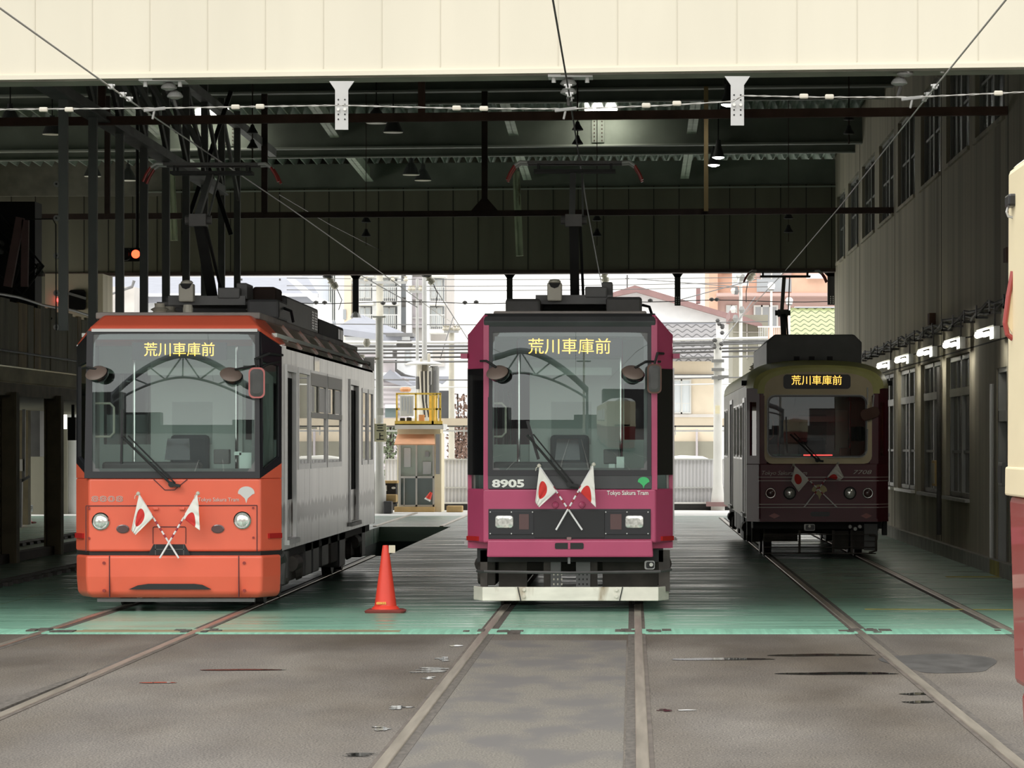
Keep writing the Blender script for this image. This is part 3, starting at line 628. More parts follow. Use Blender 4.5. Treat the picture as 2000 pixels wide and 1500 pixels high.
# contact wires with clamps
def wire(name, pts, r, label, cat, mt='wire_dark', group=None):
    q = MB(); q.tube(pts, r, 6); return tag(q.build(name, mt), label, cat, group)
ZW = 4.86
for j, (x, xb, lab) in enumerate(((-4.62, -4.55, 'contact wire over the orange tram'), (-.57, -.60, 'contact wire over the magenta tram'), (2.68, 2.74, 'contact wire over the maroon tram'))):
    pts = [(x, 6, ZW+.15), (x, 20, ZW+.05), (x, 31, ZW), (xb, 45, ZW-.02), (xb, 62, ZW-.05), (x, 81, ZW-.05), (x, 100, ZW)]
    t = wire('contact_wire', pts, .008, lab, 'wire', 'wire_light' if j != 1 else 'wire_dark', 'contact wires')
    for d in (0, .7, 1.1):
        q = MB(); q.box(x-.02, x+.02, 30.2+d, 30.3+d, ZW-.01, ZW+.03); q.cyl((x-.035, 30.25+d, ZW+.022), (x+.035, 30.25+d, ZW+.022), .010, n=8); q.build('wire_clamp', 'galv', t)
# span wire with insulators, strung between the hanger plates
t = thing('span_wire', 'twisted span wire with small insulators strung below the fascia', 'wire')
path = [(-60,214), (0,214), (330,211), (655,206), (672,206), (900,212), (1105,213), (1300,206), (1432,198), (1450,187), (1600,190), (1780,190), (2000,180), (2060,178)]
pts = []
for (a, b), (c, d) in zip(path, path[1:]):
    n = max(2, int((c-a)/20))
    for k in range(n):
        u = k/n; x = a+(c-a)*u; D = YK(31.0, P(x,0,30.9).x)-.2; pts.append(P(x, b+(d-b)*u, D))
for s_ in (0, 1):
    q = MB(); q.tube([p+Vector((0, .005*math.sin(i*2.2+s_*math.pi), .005*math.cos(i*2.2+s_*math.pi))) for i, p in enumerate(pts)], .0045, 5); q.build('strand', 'wire_light', t)
for px, py in ((85,214), (135,214), (460,209), (508,208), (892,211), (945,212), (1262,206), (1322,202), (1570,188), (1620,189), (1950,182)):
    D = YK(31.0, P(px,0,30.9).x)-.2; q = MB(); c = P(px, py, D); q.box(c.x-.04, c.x+.04, D-.022, D+.022, c.z-.022, c.z+.022); q.build('insulator', 'porcelain', t, .012)
for px, py in ((302,214), (1105,214), (1782,192)):
    D = YK(31.0, P(px,0,30.9).x)-.2; q = MB(); c = P(px, py, D); q.bar(c-Vector((.1,0,.01)), c+Vector((.1,0,.012)), .03); q.bar(c+Vector((-.02,0,-.09)), c, .02); q.build('wire_clamp', 'porcelain_grey', t, .006)
# hanging strings of bell insulators
for j, (px, y0, y1, D, s) in enumerate(((493,240,298,60,.95), (1128,235,290,60,.95), (1658,215,270,60,.95), (715,415,470,66,.9), (1166,410,470,66,.9), (1540,408,462,66,.9))):
    c = P(px, y0, D); zb = P(px, y1, D).z; t = thing('bell_insulator', ['string of bell insulators left of centre behind the span wire', 'string of bell insulators before the lit girder', 'string of bell insulators near the right wall', 'small insulator string before the far wall on the left', 'small insulator string before the far wall beside the pantograph', 'small insulator string before the far wall on the right'][j], 'insulator', (c.x, D, 0), 'hanging bell insulators')
    q = MB(); q.cyl((0,0,zb-.1), (0,0,zdeck(D)+.2), .012 if j < 3 else .007, n=6); q.build('rod', 'rust_dark', t)
    for k in range(2):
        zc = c.z-(c.z-zb)*(.35+.5*k); q = MB(); q.lathe((0,0,zc), [(.03*s,.16*s), (.05*s,.1*s), (.10*s,.02*s), (.105*s,0), (.04*s,-.01*s)], 14); q.build('bell', 'rubber' if j < 3 else 'black_matte', t)
# slack feeder wires inside
for j, (a, b, D0, D1) in enumerate((((240,190), (440,330), 33, 42), ((545,380), (745,490), 66, 81.9), ((1395,90), (1395,92), 80, 81))):
    if j == 1:
        t = wire('feeder_wire', [P(*a, D0), P((a[0]+b[0])/2, (a[1]+b[1])/2+4, (D0+D1)/2), P(*b, D1)], .007, ['thin feeder wire slanting past the hanging grey frame', 'thin dark feeder wire before the far wall'][j], 'wire', 'wire_light' if j == 0 else 'wire_dark', 'feeder wires')
# fluorescent tubes under the roof and pendant lamps
for j, (px, w) in enumerate(((1174, .34), (407, .44))):
    D = 71.35+(.9 if j else 0); c = P(px, 209 if j == 0 else 218, D); t = thing('fluorescent_lamp', ['fluorescent fitting with two lit tubes above the magenta tram', 'fluorescent fitting with two lit tubes behind the hanging frame'][j], 'lamp', c, 'fluorescent fittings under the roof')
    q = MB()
    for z in (-.06, .05): q.cyl((-w, -.02, z), (w, -.02, z), .035, n=8)
    q.build('tube', 'tube_light', t)
    q = MB(); q.box(-w-.04, w+.04, .02, .07, -.11, .1); q.box(-w-.06, -w, -.05, .05, -.1, .1); q.box(w, w+.06, -.05, .05, -.1, .1); q.bar((0,.04,.1), (0,.04,.2), .03); q.build('housing', 'white_paint', t)
    L = bpy.data.lights.new('fluorescent_glow', 'AREA'); L.shape = 'RECTANGLE'; L.size = 2*w; L.size_y = .25; L.energy = 26; L.color = (1,.96,.82)
    o = bpy.data.objects.new('fluorescent_glow', L); COL.objects.link(o); o.parent = t; o.location = (0, -.06, -.1); o.rotation_euler = (math.radians(38), 0, 0)
def pendant(px, py, D, label, lit):
    t = thing('pendant_lamp', label, 'lamp', P(px, py, D), 'pendant lamps under the shed roof'); r = .2 if not lit else .13
    q = MB(); q.lathe((0,0,0), [(r,0), (r*.97,.02), (r*.55,.2), (.06,.26), (.05,.36)], 20); q.build('shade', 'dark_grey', t)
    q = MB(); q.lathe((0,0,-.012), [(r*.93,0), (r*.93,.01)], 20); q.build('lens' if lit else 'rim_glass', 'lamp_led' if lit else 'lamp_inner', t)
    q = MB(); q.cyl((0,0,.36), (0,0,zdeck(D)+.2-t.location.z), .012, n=6); q.build('stem', 'black_matte', t)
    if lit:
        q = MB(); q.lathe((0,0,-.04), [(.05,0), (r*.9,.025)], 16); q.build('diffuser', 'lamp_led', t)
for a in ((735,240,63.7,'unlit pendant lamp right of the left hanger plate, upper of the near pair',0), (768,258,65.6,'unlit pendant lamp right of the left hanger plate, lower of the near pair',0), (803,341,75.8,'unlit pendant lamp upper of the far pair left of centre',0), (826,352,77.2,'unlit pendant lamp lower of the far pair left of centre',0),
          (20,240,63.7,'unlit pendant lamp at the far left frame edge',0), (102,262,66,'unlit pendant lamp just left of the first hanging post',0), (181,344,76,'unlit pendant lamp behind the second hanging post',0), (250,352,77,'unlit pendant lamp between the third and fourth hanging posts',0),
          (1422,204,60.3,'brightly lit pendant lamp partly behind the right hanger plate',1), (1416,224,62.2,'brightly lit pendant lamp just below the right hanger plate edge',1), (1403,307,71.4,'brightly lit pendant lamp upper of the far lit pair',1), (1394,322,73.3,'brightly lit pendant lamp lower of the far lit pair',1)): pendant(*a)
# ---------------------------------------------------------------- hanging grey frame on the left
t = thing('hanging_steelwork', 'grey steel framework of hanging posts and truss above the left platform', 'steel frame', (-7, 0, 0))
ds = [42+2.31*k for k in range(9)]
for i, y in enumerate(ds):
    q = MB(); q.box(-.055, .055, y-.05, y+.05, 3.1, 7.6)
    p = q.build('post', 'hang_grey', t)
    if i == 0:
        for zz in (4.90, 4.48, 4.02, 3.56, 3.14):
            q = MB(); q.cyl((-.075,y-.07,zz), (-.075,y-.02,zz), .038, n=14); q.build('insulator_disc', 'porcelain_grey', p)
        q = MB()
        for zz in (4.90, 4.48, 4.02, 3.56, 3.14): q.cyl((-.075,y-.085,zz), (-.075,y-.07,zz), .012, n=8)
        q.tube([(-.4,y,4.47), (-.12,y-.08,4.47), (-.08,y-.08,4.4), (-.075,y-.08,3.1)], .008, 6); q.build('down_cable', 'black_matte', p)
q = MB(); q.box(-.07, .07, ds[0]-1.5, ds[7], 5.95, 6.1); q.box(-.12, .12, ds[0]-1.5, ds[7], 5.94, 5.965); q.build('lower_chord', 'hang_grey', t)
q = MB(); q.box(-.07, .07, ds[0]-1.5, ds[-1]+6, 7.3, 7.45); q.build('upper_chord', 'hang_grey', t)
for i, (a, b) in enumerate(zip(ds, ds[1:])):
    q = MB(); q.bar((.02, a, 7.3), (.02, b, 6.05), .12, .05, up=(1,0,0)); q.build('truss_diagonal', 'hang_grey', t)
    if i < 4:
        q = MB(); q.tube([(0, a, 6.9), (.3, a+.05, 6.55), (.5, a+.1, 6.1), (.55, a+.12, 5.5)][::1], .05, 8) if 0 else q.bar((0, a, 7.4), (.75, a+.4, 6.0), .09, .06); q.build('side_brace', 'hang_grey', t)
for j, (a, b) in enumerate(((-.4, .4), (.4, -.4))):
    q = MB(); q.bar((a-.1, 57, 7.6), (b-.1, 57, 5.2), .07); q.build('cross_brace', 'black_matte', t)
# red signal lamp between the posts
p = P(267, 497, 60); t = thing('signal_lamp', 'railway signal with a glowing red aspect between the hanging posts', 'signal', p)
q = MB(); q.box(-.30, .12, .03, .12, -.12, .12); q.build('backplate', 'black_matte', t, .03)
q = MB(); q.lathe((0,0,0), [(.085,-.12), (.085,.05)], 18, 'y'); o = q.build('hood', 'black', t)
for v in (): pass
q = MB(); q.lathe((0,-.125,0), [(.075,0), (.05,-.015)], 18, 'y'); q.build('red_lens', 'signal_red', t)
q = MB(); q.lathe((-.19,0,0), [(.11,-.1), (.11,.05)], 18, 'y'); q.lathe((-.19,-.1,0), [(.09,0), (.07,-.02)], 18, 'y'); q.build('dark_aspect', 'black', t)
q = MB(); q.cyl((.0,.08,.1), (.0,.08,zdeck(60)-t.location.z), .03, n=8); q.build('hanging_stem', 'black_matte', t)
# ---------------------------------------------------------------- mezzanine on the left
m = MB(); m.box(-16, XM, 36, 80, 2.58, 2.80); ms = struct(m.build('floor_mezzanine', 'slab_edge'), 'raised platform slab edge on the left')
m = MB(); m.box(XM-.02, XM+.03, 36, 80, 2.60, 2.80); m.build('fascia_edge', 'slab_edge', ms)
m = MB(); m.box(-16, XM, 36, 80, 2.4, 2.58); m.build('under_beam', 'column_brown', ms)
for y, lab in ((45.1, 'thick brown column outside the frame edge'), (48.9, 'thick brown steel column at the left frame edge'), (52.7, 'brown steel column carrying the platform left of the orange tram'), (56.5, 'brown platform column hidden behind the orange tram')):
    q = MB(); q.box(-.13, .13, -.02, .02, 0, 2.45); q.box(-.13, -.10, -.13, .13, 0, 2.45); q.box(.10, .13, -.13, .13, 0, 2.45); o = q.build('platform_column', 'column_brown', None, loc=(XM-.03, y, 0)); tag(o, lab, 'column', 'platform columns')
random.seed(3); t = thing('platform_fence', 'weathered board fence with top rail along the raised platform', 'fence', (XM+.05, 0, 0)); y = 38.
while y < 63:
    w = random.uniform(.35, .75); q = MB(); q.box(-.02, .015+random.uniform(0, .02), y, y+w-.03, 2.82, 3.72+random.uniform(-.03, .06)); q.build('fence_board', random.choice(('board_brown', 'board_grey', 'board_grey')), t); y += w
q = MB(); q.tube([(.03, 38+k, 3.80+.015*math.sin(k*1.3)) for k in range(26)], .02, 6); q.build('top_rail', 'alu', t)
q = MB(); q.tube([(.05, 38, 3.02), (.05, 63, 3.02)], .018, 6); q.build('lower_rail', 'mid_grey', t)
# clutter: switchgear and leaning frame above the platform at the frame edge
t = thing('switchgear', 'dark switchgear with porcelain fittings and cables above the platform', 'switchgear', (-9.6, 52, 2.8))
q = MB(); q.box(-.6, .5, 0, .6, .9, 2.6); q.build('cabinet', 'black_matte', t)
random.seed(8)
for k in range(6):
    q = MB(); q.lathe((random.uniform(-.5, .6), -.15, 1.3+random.uniform(0, 1.2)), [(.05,-.1), (.07,-.05), (.04,0), (.07,.05), (.04,.1)], 10); q.build('porcelain_bushing', 'porcelain_grey', t)
q = MB()
for k in range(5): q.tube([(random.uniform(-.5,.7), -.2, 2.4), (random.uniform(-.5,.8), -.25, 1.6), (random.uniform(-.4,.8), -.2, .8)], .02, 6)
q.build('cable', 'rubber', t)
q = MB(); q.bar(P(15,560,50)-Vector((-9.6,52,2.8)), P(40,425,50)-Vector((-9.6,52,2.8)), .12, .1); q.bar(P(48,560,50)-Vector((-9.6,52,2.8)), P(50,430,50)-Vector((-9.6,52,2.8)), .1, .1); q.build('support_strut', 'roof_red', t)
for j, (x0, x1, y0, D) in enumerate(((20,68,778,62), (116,142,784,58), (76,90,778,64))):
    a, b = P(x0, y0, D), P(x1, y0, D); t = thing('strip_light', ['lit strip light under the platform at the frame edge', 'lit strip light under the platform left of the orange tram', 'short lit strip light between the platform columns'][j], 'lamp', a, 'strip lights under the platform')
    q = MB(); q.cyl((0,0,0), (b.x-a.x,0,0), .03, n=8); q.build('tube', 'tube_light', t)
    q = MB(); q.box(-.03, b.x-a.x+.03, -.04, .06, .03, .1); q.bar((.1,.02,.1), (.1,.02,.3), .03); q.build('housing', 'white_paint', t)
# pieces seen below the platform
def pthing(name, rect, D, d, mt, label, cat, group=None, bev=0):
    q = MB(); q.pbox(*rect, D, d)
    if name == 'roller_cabinet': a = P(rect[0], rect[1], D); q.box(a.x+.05, a.x+.1, D+.1, D+.15, a.z, 2.42)
    return tag(q.build(name, mt, None, bev), label, cat, group)
pthing('wall_panel', (78,834,117,1004), 83.4, .2, 'stucco_white', 'cream wall panel behind the platform columns', 'wall panel', 'pale panels under the platform')
pthing('wall_panel', (117,838,131,1004), 83.3, .3, 'olive_siding', 'grey-green post panel beside the brown column', 'wall panel', 'pale panels under the platform')
pthing('wall_panel', (131,790,152,1004), 83.5, .3, 'stucco_white', 'white panel just left of the orange tram', 'wall panel', 'pale panels under the platform')
pthing('wall_panel', (66,892,79,1004), 83.2, .15, 'stucco_white', 'white board with a label at the left columns', 'wall panel', 'pale panels under the platform')
pthing('roller_cabinet', (55,775,78,892), 71, .5, 'mid_grey', 'grey hanging cabinet under the platform', 'cabinet')
pthing('roller_cabinet', (132,815,147,860), 60, .4, 'black_matte', 'small black cabinet left of the orange tram windshield', 'cabinet')
pthing('dark_partition', (24,780,55,1025), 70, .3, 'column_brown', 'dark partition behind the left frame-edge column', 'partition')
t = thing('tool_stand', 'dark upright stand with a slanted bar under the platform', 'stand', P(35, 1030, 68))
o0 = P(35, 1030, 68); q = MB()
for x0, y0, x1, y1, w in ((37,1030,38,935,.12), (26,950,58,930,.05), (27,860,38,1010,.03), (24,900,26,1025,.05), (47,790,46,935,.06)): q.bar(P(x0,y0,68)-o0, P(x1,y1,68)-o0, w)
q.build('stand_frame', 'gunmetal', t)
pthing('paper_notice', (31,897,44,920), 67.92, .03, 'stucco_beige', 'pale notice hanging on the dark stand', 'notice')
m = MB(); m.pbox(45,986,64,1000,73.1,.02); a_ = P(45,986,73.1); m.box(a_.x+.03, a_.x+.05, 73.1, 73.12, 0, a_.z-.1); m.box(a_.x+.15, a_.x+.17, 73.1, 73.12, 0, a_.z-.1); o = m.build('standing_sign', 'stucco_white'); tag(o, 'white sign standing before the far left traffic cone', 'sign'); c = P(54.5, 993, 73.08); text('sign_lettering', '作業中', .11, (c.x, 73.08, c.z), 'ink', o, width=.18)
# low kerbs and rails on the left floor
m = MB(); m.bar((-9.0, 36, .06), (-9.0, 79, .06), .16, .14); tag(m.build('kerb_beam', 'rust_dark'), 'dark kerb beam along the foot of the platform columns', 'kerb')
for xx, lab in ((-7.6, 'dark channel rail nearest the orange tram on the left'), (-10.3, 'serrated rail behind the platform columns')):
    q = MB(); q.box(xx-.04, xx+.04, 34, 79, 0, .07)
    for k in range(60): q.box(xx-.12, xx+.12, 36+k*.7, 36.35+k*.7, 0, .045)
    tag(q.build('floor_rail', 'truck_brown'), lab, 'rail', 'floor rails on the left')
# ---------------------------------------------------------------- trams
HW, HF, CY = 1.05, .87, .33           # half width, half width of the flat front, depth of the slanted corner
def pt(s, t, z, rake=0, hw=HW): return Vector((s*(HF+(hw-HF)*t), CY*t+rake, z))
def plan(f=0., hf=HF, hw=HW, cy=CY, back=.36): return [(-hw,cy+f),(-hf,f),(hf,f),(hw,cy+f),(hw,back+f),(-hw,back+f)]
def zprism(q, outline, z0, z1, top=None):
    top = top or outline
    return q.loft([[Vector((x,y,z0)) for x, y in outline], [Vector((x,y,z1)) for x, y in top]])
def wheelset(t, yc, gap=.75):
    b = MB(); b.box(-.82, .82, yc-.95, yc+.95, .34, .46); b.box(-.93, -.80, yc-1.05, yc+1.05, .22, .50); b.box(.80, .93, yc-1.05, yc+1.05, .22, .50)
    for s in (-1, 1):
        b.box(s*.86-.1, s*.86+.1, yc-.25, yc+.25, .46, .62); b.cyl((s*.93,yc-gap,.33), (s*1.0,yc-gap,.33), .13, .10); b.cyl((s*.93,yc+gap,.33), (s*1.0,yc+gap,.33), .13, .10)
        b.tube([(s*.97,yc-.3,.42), (s*.97,yc+.3,.42)], .09, 10)
    o = b.build('bogie', 'truck_brown', t, .01)
    for s in (-1, 1):
        for d in (-gap, gap):
            w = MB(); w.lathe((s*.69, yc+d, .315), [(.33,-.06), (.33,-.035), (.30,-.03), (.30,.06), (.1,.065)], 28, 'x'); w.build('wheel', 'gunmetal', o)
def underfloor(t, y0, y1, seed):
    random.seed(seed); y = y0
    while y < y1-.5:
        L = random.uniform(.5, 1.2); L = min(L, y1-y)
        for s in (-1, 1):
            zl = random.uniform(.16, .3); q = MB(); x0, x1 = sorted((s*.98, s*random.uniform(.3, .6)))
            q.box(x0, x1, y, y+L-.08, zl, .62)
            q.build('equipment_box', random.choice(('gunmetal', 'truck_brown', 'dark_grey')), t, .02)
        y += L+random.uniform(.05, .3)
def pantograph(t, yb, zr, zh, ykn, zk, horn=True, lowered=False):
    p = sub('pantograph', t)
    q = MB(); q.box(-.40, .40, yb-.45, yb+.45, zr+.20, zr+.245); q.box(-.42, .42, yb-.48, yb-.42, zr+.17, zr+.27); q.box(-.42, .42, yb+.42, yb+.48, zr+.17, zr+.27); q.build('base_frame', 'mid_grey', p)
    for sx_ in (-.52, .52):
        for dy in (-.42, .42):
            q = MB(); q.lathe((sx_, yb+dy, zr), [(.07,0), (.125,.02), (.075,.05), (.12,.075), (.07,.10), (.105,.125), (.055,.15), (.06,.19)], 14); q.build('insulator', 'porcelain', p)
    q = MB(); q.bar((-.55,yb-.42,zr+.19), (.55,yb-.42,zr+.19), .05, .03); q.bar((-.55,yb+.42,zr+.19), (.55,yb+.42,zr+.19), .05, .03); q.build('cross_bar', 'gunmetal', p)
    q = MB(); q.box(-.29, -.13, yb-.62, yb-.45, zr+.20, zr+.40); q.lathe((-.21, yb-.535, zr+.40), [(.075,0), (.06,.03), (.02,.04)], 12); q.build('spring_box', 'ivory_plastic', p, .02)
    q = MB(); q.slab(xz([(-.275,zr+.395), (-.145,zr+.395), (-.17,zr+.35), (-.21,zr+.335), (-.25,zr+.35)], yb-.625), (0,.01,0)); q.build('spring_box_mark', 'black_matte', p)
    q = MB(); q.box(.12, .36, yb-.5, yb-.3, zr+.24, zr+.36); q.box(.30, .42, yb-.3, yb+.3, zr+.24, zr+.42); q.build('drive_box', 'mid_grey', p, .015)
    q = MB(); q.bar((0, yb+.1, zr+.24), (0, ykn, zk), .10, .09); q.bar((.09, yb+.3, zr+.26), (.07, ykn+.05, zk-.05), .03); q.build('lower_arm', 'black_matte', p)
    q = MB(); q.box(-.09, .09, ykn-.09, ykn+.09, zk-.07, zk+.06); q.cyl((-.14, ykn, zk), (.14, ykn, zk), .05, n=10); q.build('knee_joint', 'gunmetal', p)
    q = MB(); q.bar((-.02, ykn, zk), (-.02, yb, zh-.12), .065, .06); q.bar((.10, ykn, zk), (.08, yb, zh-.12), .02); q.build('upper_arm', 'mid_grey', p)
    h = sub('pantograph_head', p)
    q = MB(); q.box(-.52, .52, yb-.17, yb-.12, zh-.03, zh); q.box(-.52, .52, yb+.12, yb+.17, zh-.03, zh); q.build('contact_strip', 'gunmetal', h)
    q = MB(); q.box(-.45, .45, yb-.14, yb+.14, zh-.12, zh-.09)
    for s in (-1, 1): q.bar((s*.4, yb-.14, zh-.1), (s*.4, yb-.14, zh), .025); q.bar((s*.4, yb+.14, zh-.1), (s*.4, yb+.14, zh), .025)
    q.build('head_frame', 'black_matte', h)
    for s in (-1, 1):
        for dy in (-.14, .14):
            q = MB(); q.tube([(s*.52, yb+dy, zh-.015), (s*.60, yb+dy, zh-.01), (s*.66, yb+dy, zh-.05)], .018, 8); q.build('horn', 'galv', h)
            q = MB(); q.tube([(s*.66, yb+dy, zh-.05), (s*.71, yb+dy, zh-.13), (s*.745, yb+dy, zh-.21)], .017, 8); q.build('horn_tip', 'lens_red', h)
def cab(t, zf, zt, depth=1.5, tint='mint', tall=True):
    q = MB(); q.box(-1.0, 1.0, .37, 12.8, zf-.06, zf); q.build('cab_floor', 'rubber', t)
    q = MB(); q.box(-1.0, 1.0, .37, 12.8, zt, zt+.04); q.build('cab_ceiling', 'mint_light', t)
    q = MB(); q.holed(-1.0, 1.0, zf, zt, [(-.95,-.45,zf+.9,zt-.35), (.55,.93,zf+.95,zt-.45)], lambda u, v: Vector((u, depth, v)), (0,.04,0)); b = q.build('cab_bulkhead', tint, t)
    q = MB(); q.box(-.45, .52, depth-.03, depth, zf+.1, zt-.2); q.build('bulkhead_panel', 'mint_light', b)
    q = MB(); q.box(-.22, .2, depth-.04, depth-.03, zf+.9, zf+1.35); q.build('notice_frame', 'mint', b)
    q = MB(); q.box(-.40, .42, .9, 1.0, zt-.38, zt-.30); q.build('sun_blind', 'mint_light', t)
    q = MB(); q.box(-.85, .85, .38, .75, zf, zf+.62); q.box(-.8, .2, .40, .7, zf+.62, zf+.72); d = q.build('control_desk', 'dark_grey', t, .03)
    q = MB(); q.slab([Vector((-.16,.42,zf+.74)), Vector((.10,.42,zf+.74)), Vector((.08,.50,zf+.96)), Vector((-.14,.50,zf+.96))], (0,.03,0)); q.build('monitor', 'black_glass', d)
    q = MB(); q.box(.34, .50, .45, .6, zf+.7, zf+.85); q.build('ticket_machine', 'mid_grey', d, .01)
    q = MB(); q.box(-.25, .2, 1.02, 1.45, zf+.35, zf+.5); q.box(-.23, .18, 1.36, 1.46, zf+.5, zf+1.0); q.build('driver_seat', 'seat_blue', t, .04)
    for x in (.52, -.55):
        q = MB(); q.cyl((x, .95, zf), (x, .95, zt), .017, n=8); q.build('grab_pole', 'chrome', t)
    q = MB(); q.tube([(-.86,.3,zf+.98), (-.70,.3,zf+.98), (-.66,.3,zf+1.02), (-.66,.3,zf+1.28), (-.70,.3,zf+1.32), (-.86,.3,zf+1.32)], .012, 6); q.build('grab_handle', 'ivory_plastic', t)
def glazing(t, outer, inner, y, th, gm, name='windshield', rake=0, z0=0, bow=.045):
    f = lambda p, yy: Vector((p[0], yy+rake*(p[1]-z0), p[1]))
    q = MB(); q.ring([f(p, y-.012) for p in outer], [f(p, y-.012) for p in inner], (0,th,0)); w = q.build(name+'_frame', 'frame_black', t)
    xs = [p[0] for p in inner]; zs_ = [p[1] for p in inner]; a0, a1, b0, b1 = min(xs), max(xs), min(zs_), max(zs_); g = 14; q = MB()
    for j in range(g+1):
        for i in range(g+1):
            u, v = 2*i/g-1, 2*j/g-1; p = f((a0+(a1-a0)*i/g, b0+(b1-b0)*j/g), y+.012); q.v.append((p.x, p.y-bow*(1-u*u)-bow*.6*(1-v*v), p.z))
    for j in range(g):
        for i in range(g):
            q.f.append((j*(g+1)+i, j*(g+1)+i+1, (j+1)*(g+1)+i+1, (j+1)*(g+1)+i)); q.m.append(0)
    q.build(name, gm, t, smooth=True)
    return w
def side_shell(t, z0, z1, y0, y1, wins, doors, m_, gm, sash=True, ends=True):
    holes = [(a, b, c, d) for a, b, c, d in wins]+[(a, b, c, d) for a, b, c, d in doors]
    for s in (-1, 1):
        q = MB(); q.holed(y0, y1, z0, z1, holes, lambda u, v: Vector((s*HW, u, v)), (-s*.04,0,0)); side = q.build('side_panel', m_, t)
        for a, b, c, d in wins:
            q = MB(); o = [(a-.03,c-.03),(b+.03,c-.03),(b+.03,d+.03),(a-.03,d+.03)]; i_ = [(a+.03,c+.03),(b-.03,c+.03),(b-.03,d-.03),(a+.03,d-.03)]
            q.ring([Vector((s*(HW+.008),u,v)) for u, v in o], [Vector((s*(HW+.008),u,v)) for u, v in i_], (-s*.03,0,0)); w = q.build('window_frame', 'steel', side)
            q = MB(); q.box(*sorted((s*(HW-.012), s*(HW-.008))), a, b, c, d); q.build('window_pane', gm, w)
        for a, b, c, d in doors:
            q = MB(); o = [(a-.05,c),(b+.05,c),(b+.05,d+.05),(a-.05,d+.05)]; i_ = [(a+.02,c+.02),(b-.02,c+.02),(b-.02,d-.02),(a+.02,d-.02)]
            q.ring([Vector((s*(HW+.02),u,v)) for u, v in o], [Vector((s*(HW+.02),u,v)) for u, v in i_], (-s*.04,0,0)); dr = q.build('door_frame', 'steel', side)
            q = MB(); q.box(*sorted((s*(HW-.06), s*(HW-.03))), a, b, c, d); dl = q.build('door_leaf', 'steel_side' if m_ != 'pale_side' else m_, dr)
            n = 2
            for k in range(n):
                ya, yb = a+.06+(b-a-.06)*k/n, a+(b-a-.06)*(k+1)/n
                q = MB(); q.box(*sorted((s*(HW-.03), s*(HW-.022))), ya, yb, c+.42, d-.08); q.build('door_glass', 'door_black', dl)
            q = MB(); q.box(*sorted((s*HW, s*(HW+.05))), a-.1, b+.1, c-.04, c+.01); q.build('door_step', 'galv', dr)
def roof_box(t, x0, x1, y0, y1, z0, z1, m_='dark_grey', louvre=True, name='roof_equipment'):
    q = MB(); q.box(x0, x1, y0, y1, z0, z1); o = q.build(name, m_, t, .03)
    if louvre:
        for s in (x0, x1):
            q = MB()
            for k in range(2):
                for j in range(7): q.box(s-.006, s+.006, y1-.9+k*.4, y1-.56+k*.4, z0+.07+j*(z1-z0-.12)/7, z0+.09+j*(z1-z0-.12)/7)
            q.build('louvre', 'black', o)
    return o
def rect_mirror(t, c, w, h, rim):
    p = sub('side_mirror', t)
    a = rrect(c[0], c[1], w, h, w*.32); b = rrect(c[0], c[1], w*.80, h*.89, w*.27)
    q = MB(); q.loft([xz(a, c[2]), xz(rrect(c[0], c[1], w*.9, h*.94, w*.3), c[2]+.05)]); q.build('mirror_body', rim, p)
    q = MB(); q.loft([xz(b, c[2]-.004), xz(rrect(c[0], c[1], w*.5, h*.7, w*.2), c[2]-.014)]); q.build('mirror_back', 'gunmetal', p)
    return p
def dome_mirror(t, c, tilt, arm):
    p = sub('round_mirror', t); M = Matrix.Translation(Vector(c)) @ Matrix.Rotation(tilt, 4, 'Y') @ Matrix.Rotation(math.radians(38), 4, 'X')
    q = MB(); q.lathe((0,0,0), [(.105,-.01), (.112,0), (.10,.014), (.06,.026), (.02,.03)], 24); q.v = [tuple(M @ Vector(v)) for v in q.v]; q.build('mirror_shell', 'mirror_shell', p, smooth=True)
    q = MB(); q.lathe((.02,0,0), [(.03,-.095), (.07,-.08), (.10,-.045), (.105,-.01)], 24); q.v = [tuple(M @ Vector(v)) for v in q.v]; q.build('mirror_face_reflection', 'black_glass', p, smooth=True)  # face bulged into a dark dome, imitating the mirror's reflection in the windshield
    q = MB(); q.tube(arm, .012, 6); q.build('mirror_arm', 'black_matte', p)
def wiper(t, piv, el, b0, b1, y):
    w = sub('wiper', t)
    q = MB(); q.tube([(piv[0],y-.02,piv[1]), ((piv[0]+el[0])/2,y-.05,(piv[1]+el[1])/2), (el[0],y-.03,el[1])], .014, 6); q.tube([(piv[0]+.04,y-.02,piv[1]+.01), (el[0]+.06,y-.03,el[1]+.01)], .008, 6); q.build('wiper_arm', 'black_matte', w)
    q = MB(); q.bar((b0[0],y-.012,b0[1]), (b1[0],y-.012,b1[1]), .022, .03); q.build('wiper_blade', 'black', w)
    q = MB(); q.cyl((piv[0],y-.05,piv[1]), (piv[0],y+.02,piv[1]), .03, n=10); q.bar((piv[0]-.02,y-.03,piv[1]), (piv[0]+.09,y-.03,piv[1]-.015), .045, .03); q.build('wiper_pivot', 'black_matte', w)
def ginkgo(t, x, z, s, m_, y=-.004):
    pts = [(0,-.62)]
    pts += [(.10,-.30), (.42,-.02)]
    for k in range(13):
        a = math.radians(-8+196*k/12); pts.append((.56*math.cos(a), .08+.44*math.sin(a)))
    pts += [(-.42,-.02), (-.10,-.30)]
    q = MB(); q.slab(xz([(x+a*s, z+b*s) for a, b in pts], y), (0,.004,0)); return q.build('emblem', m_, t)
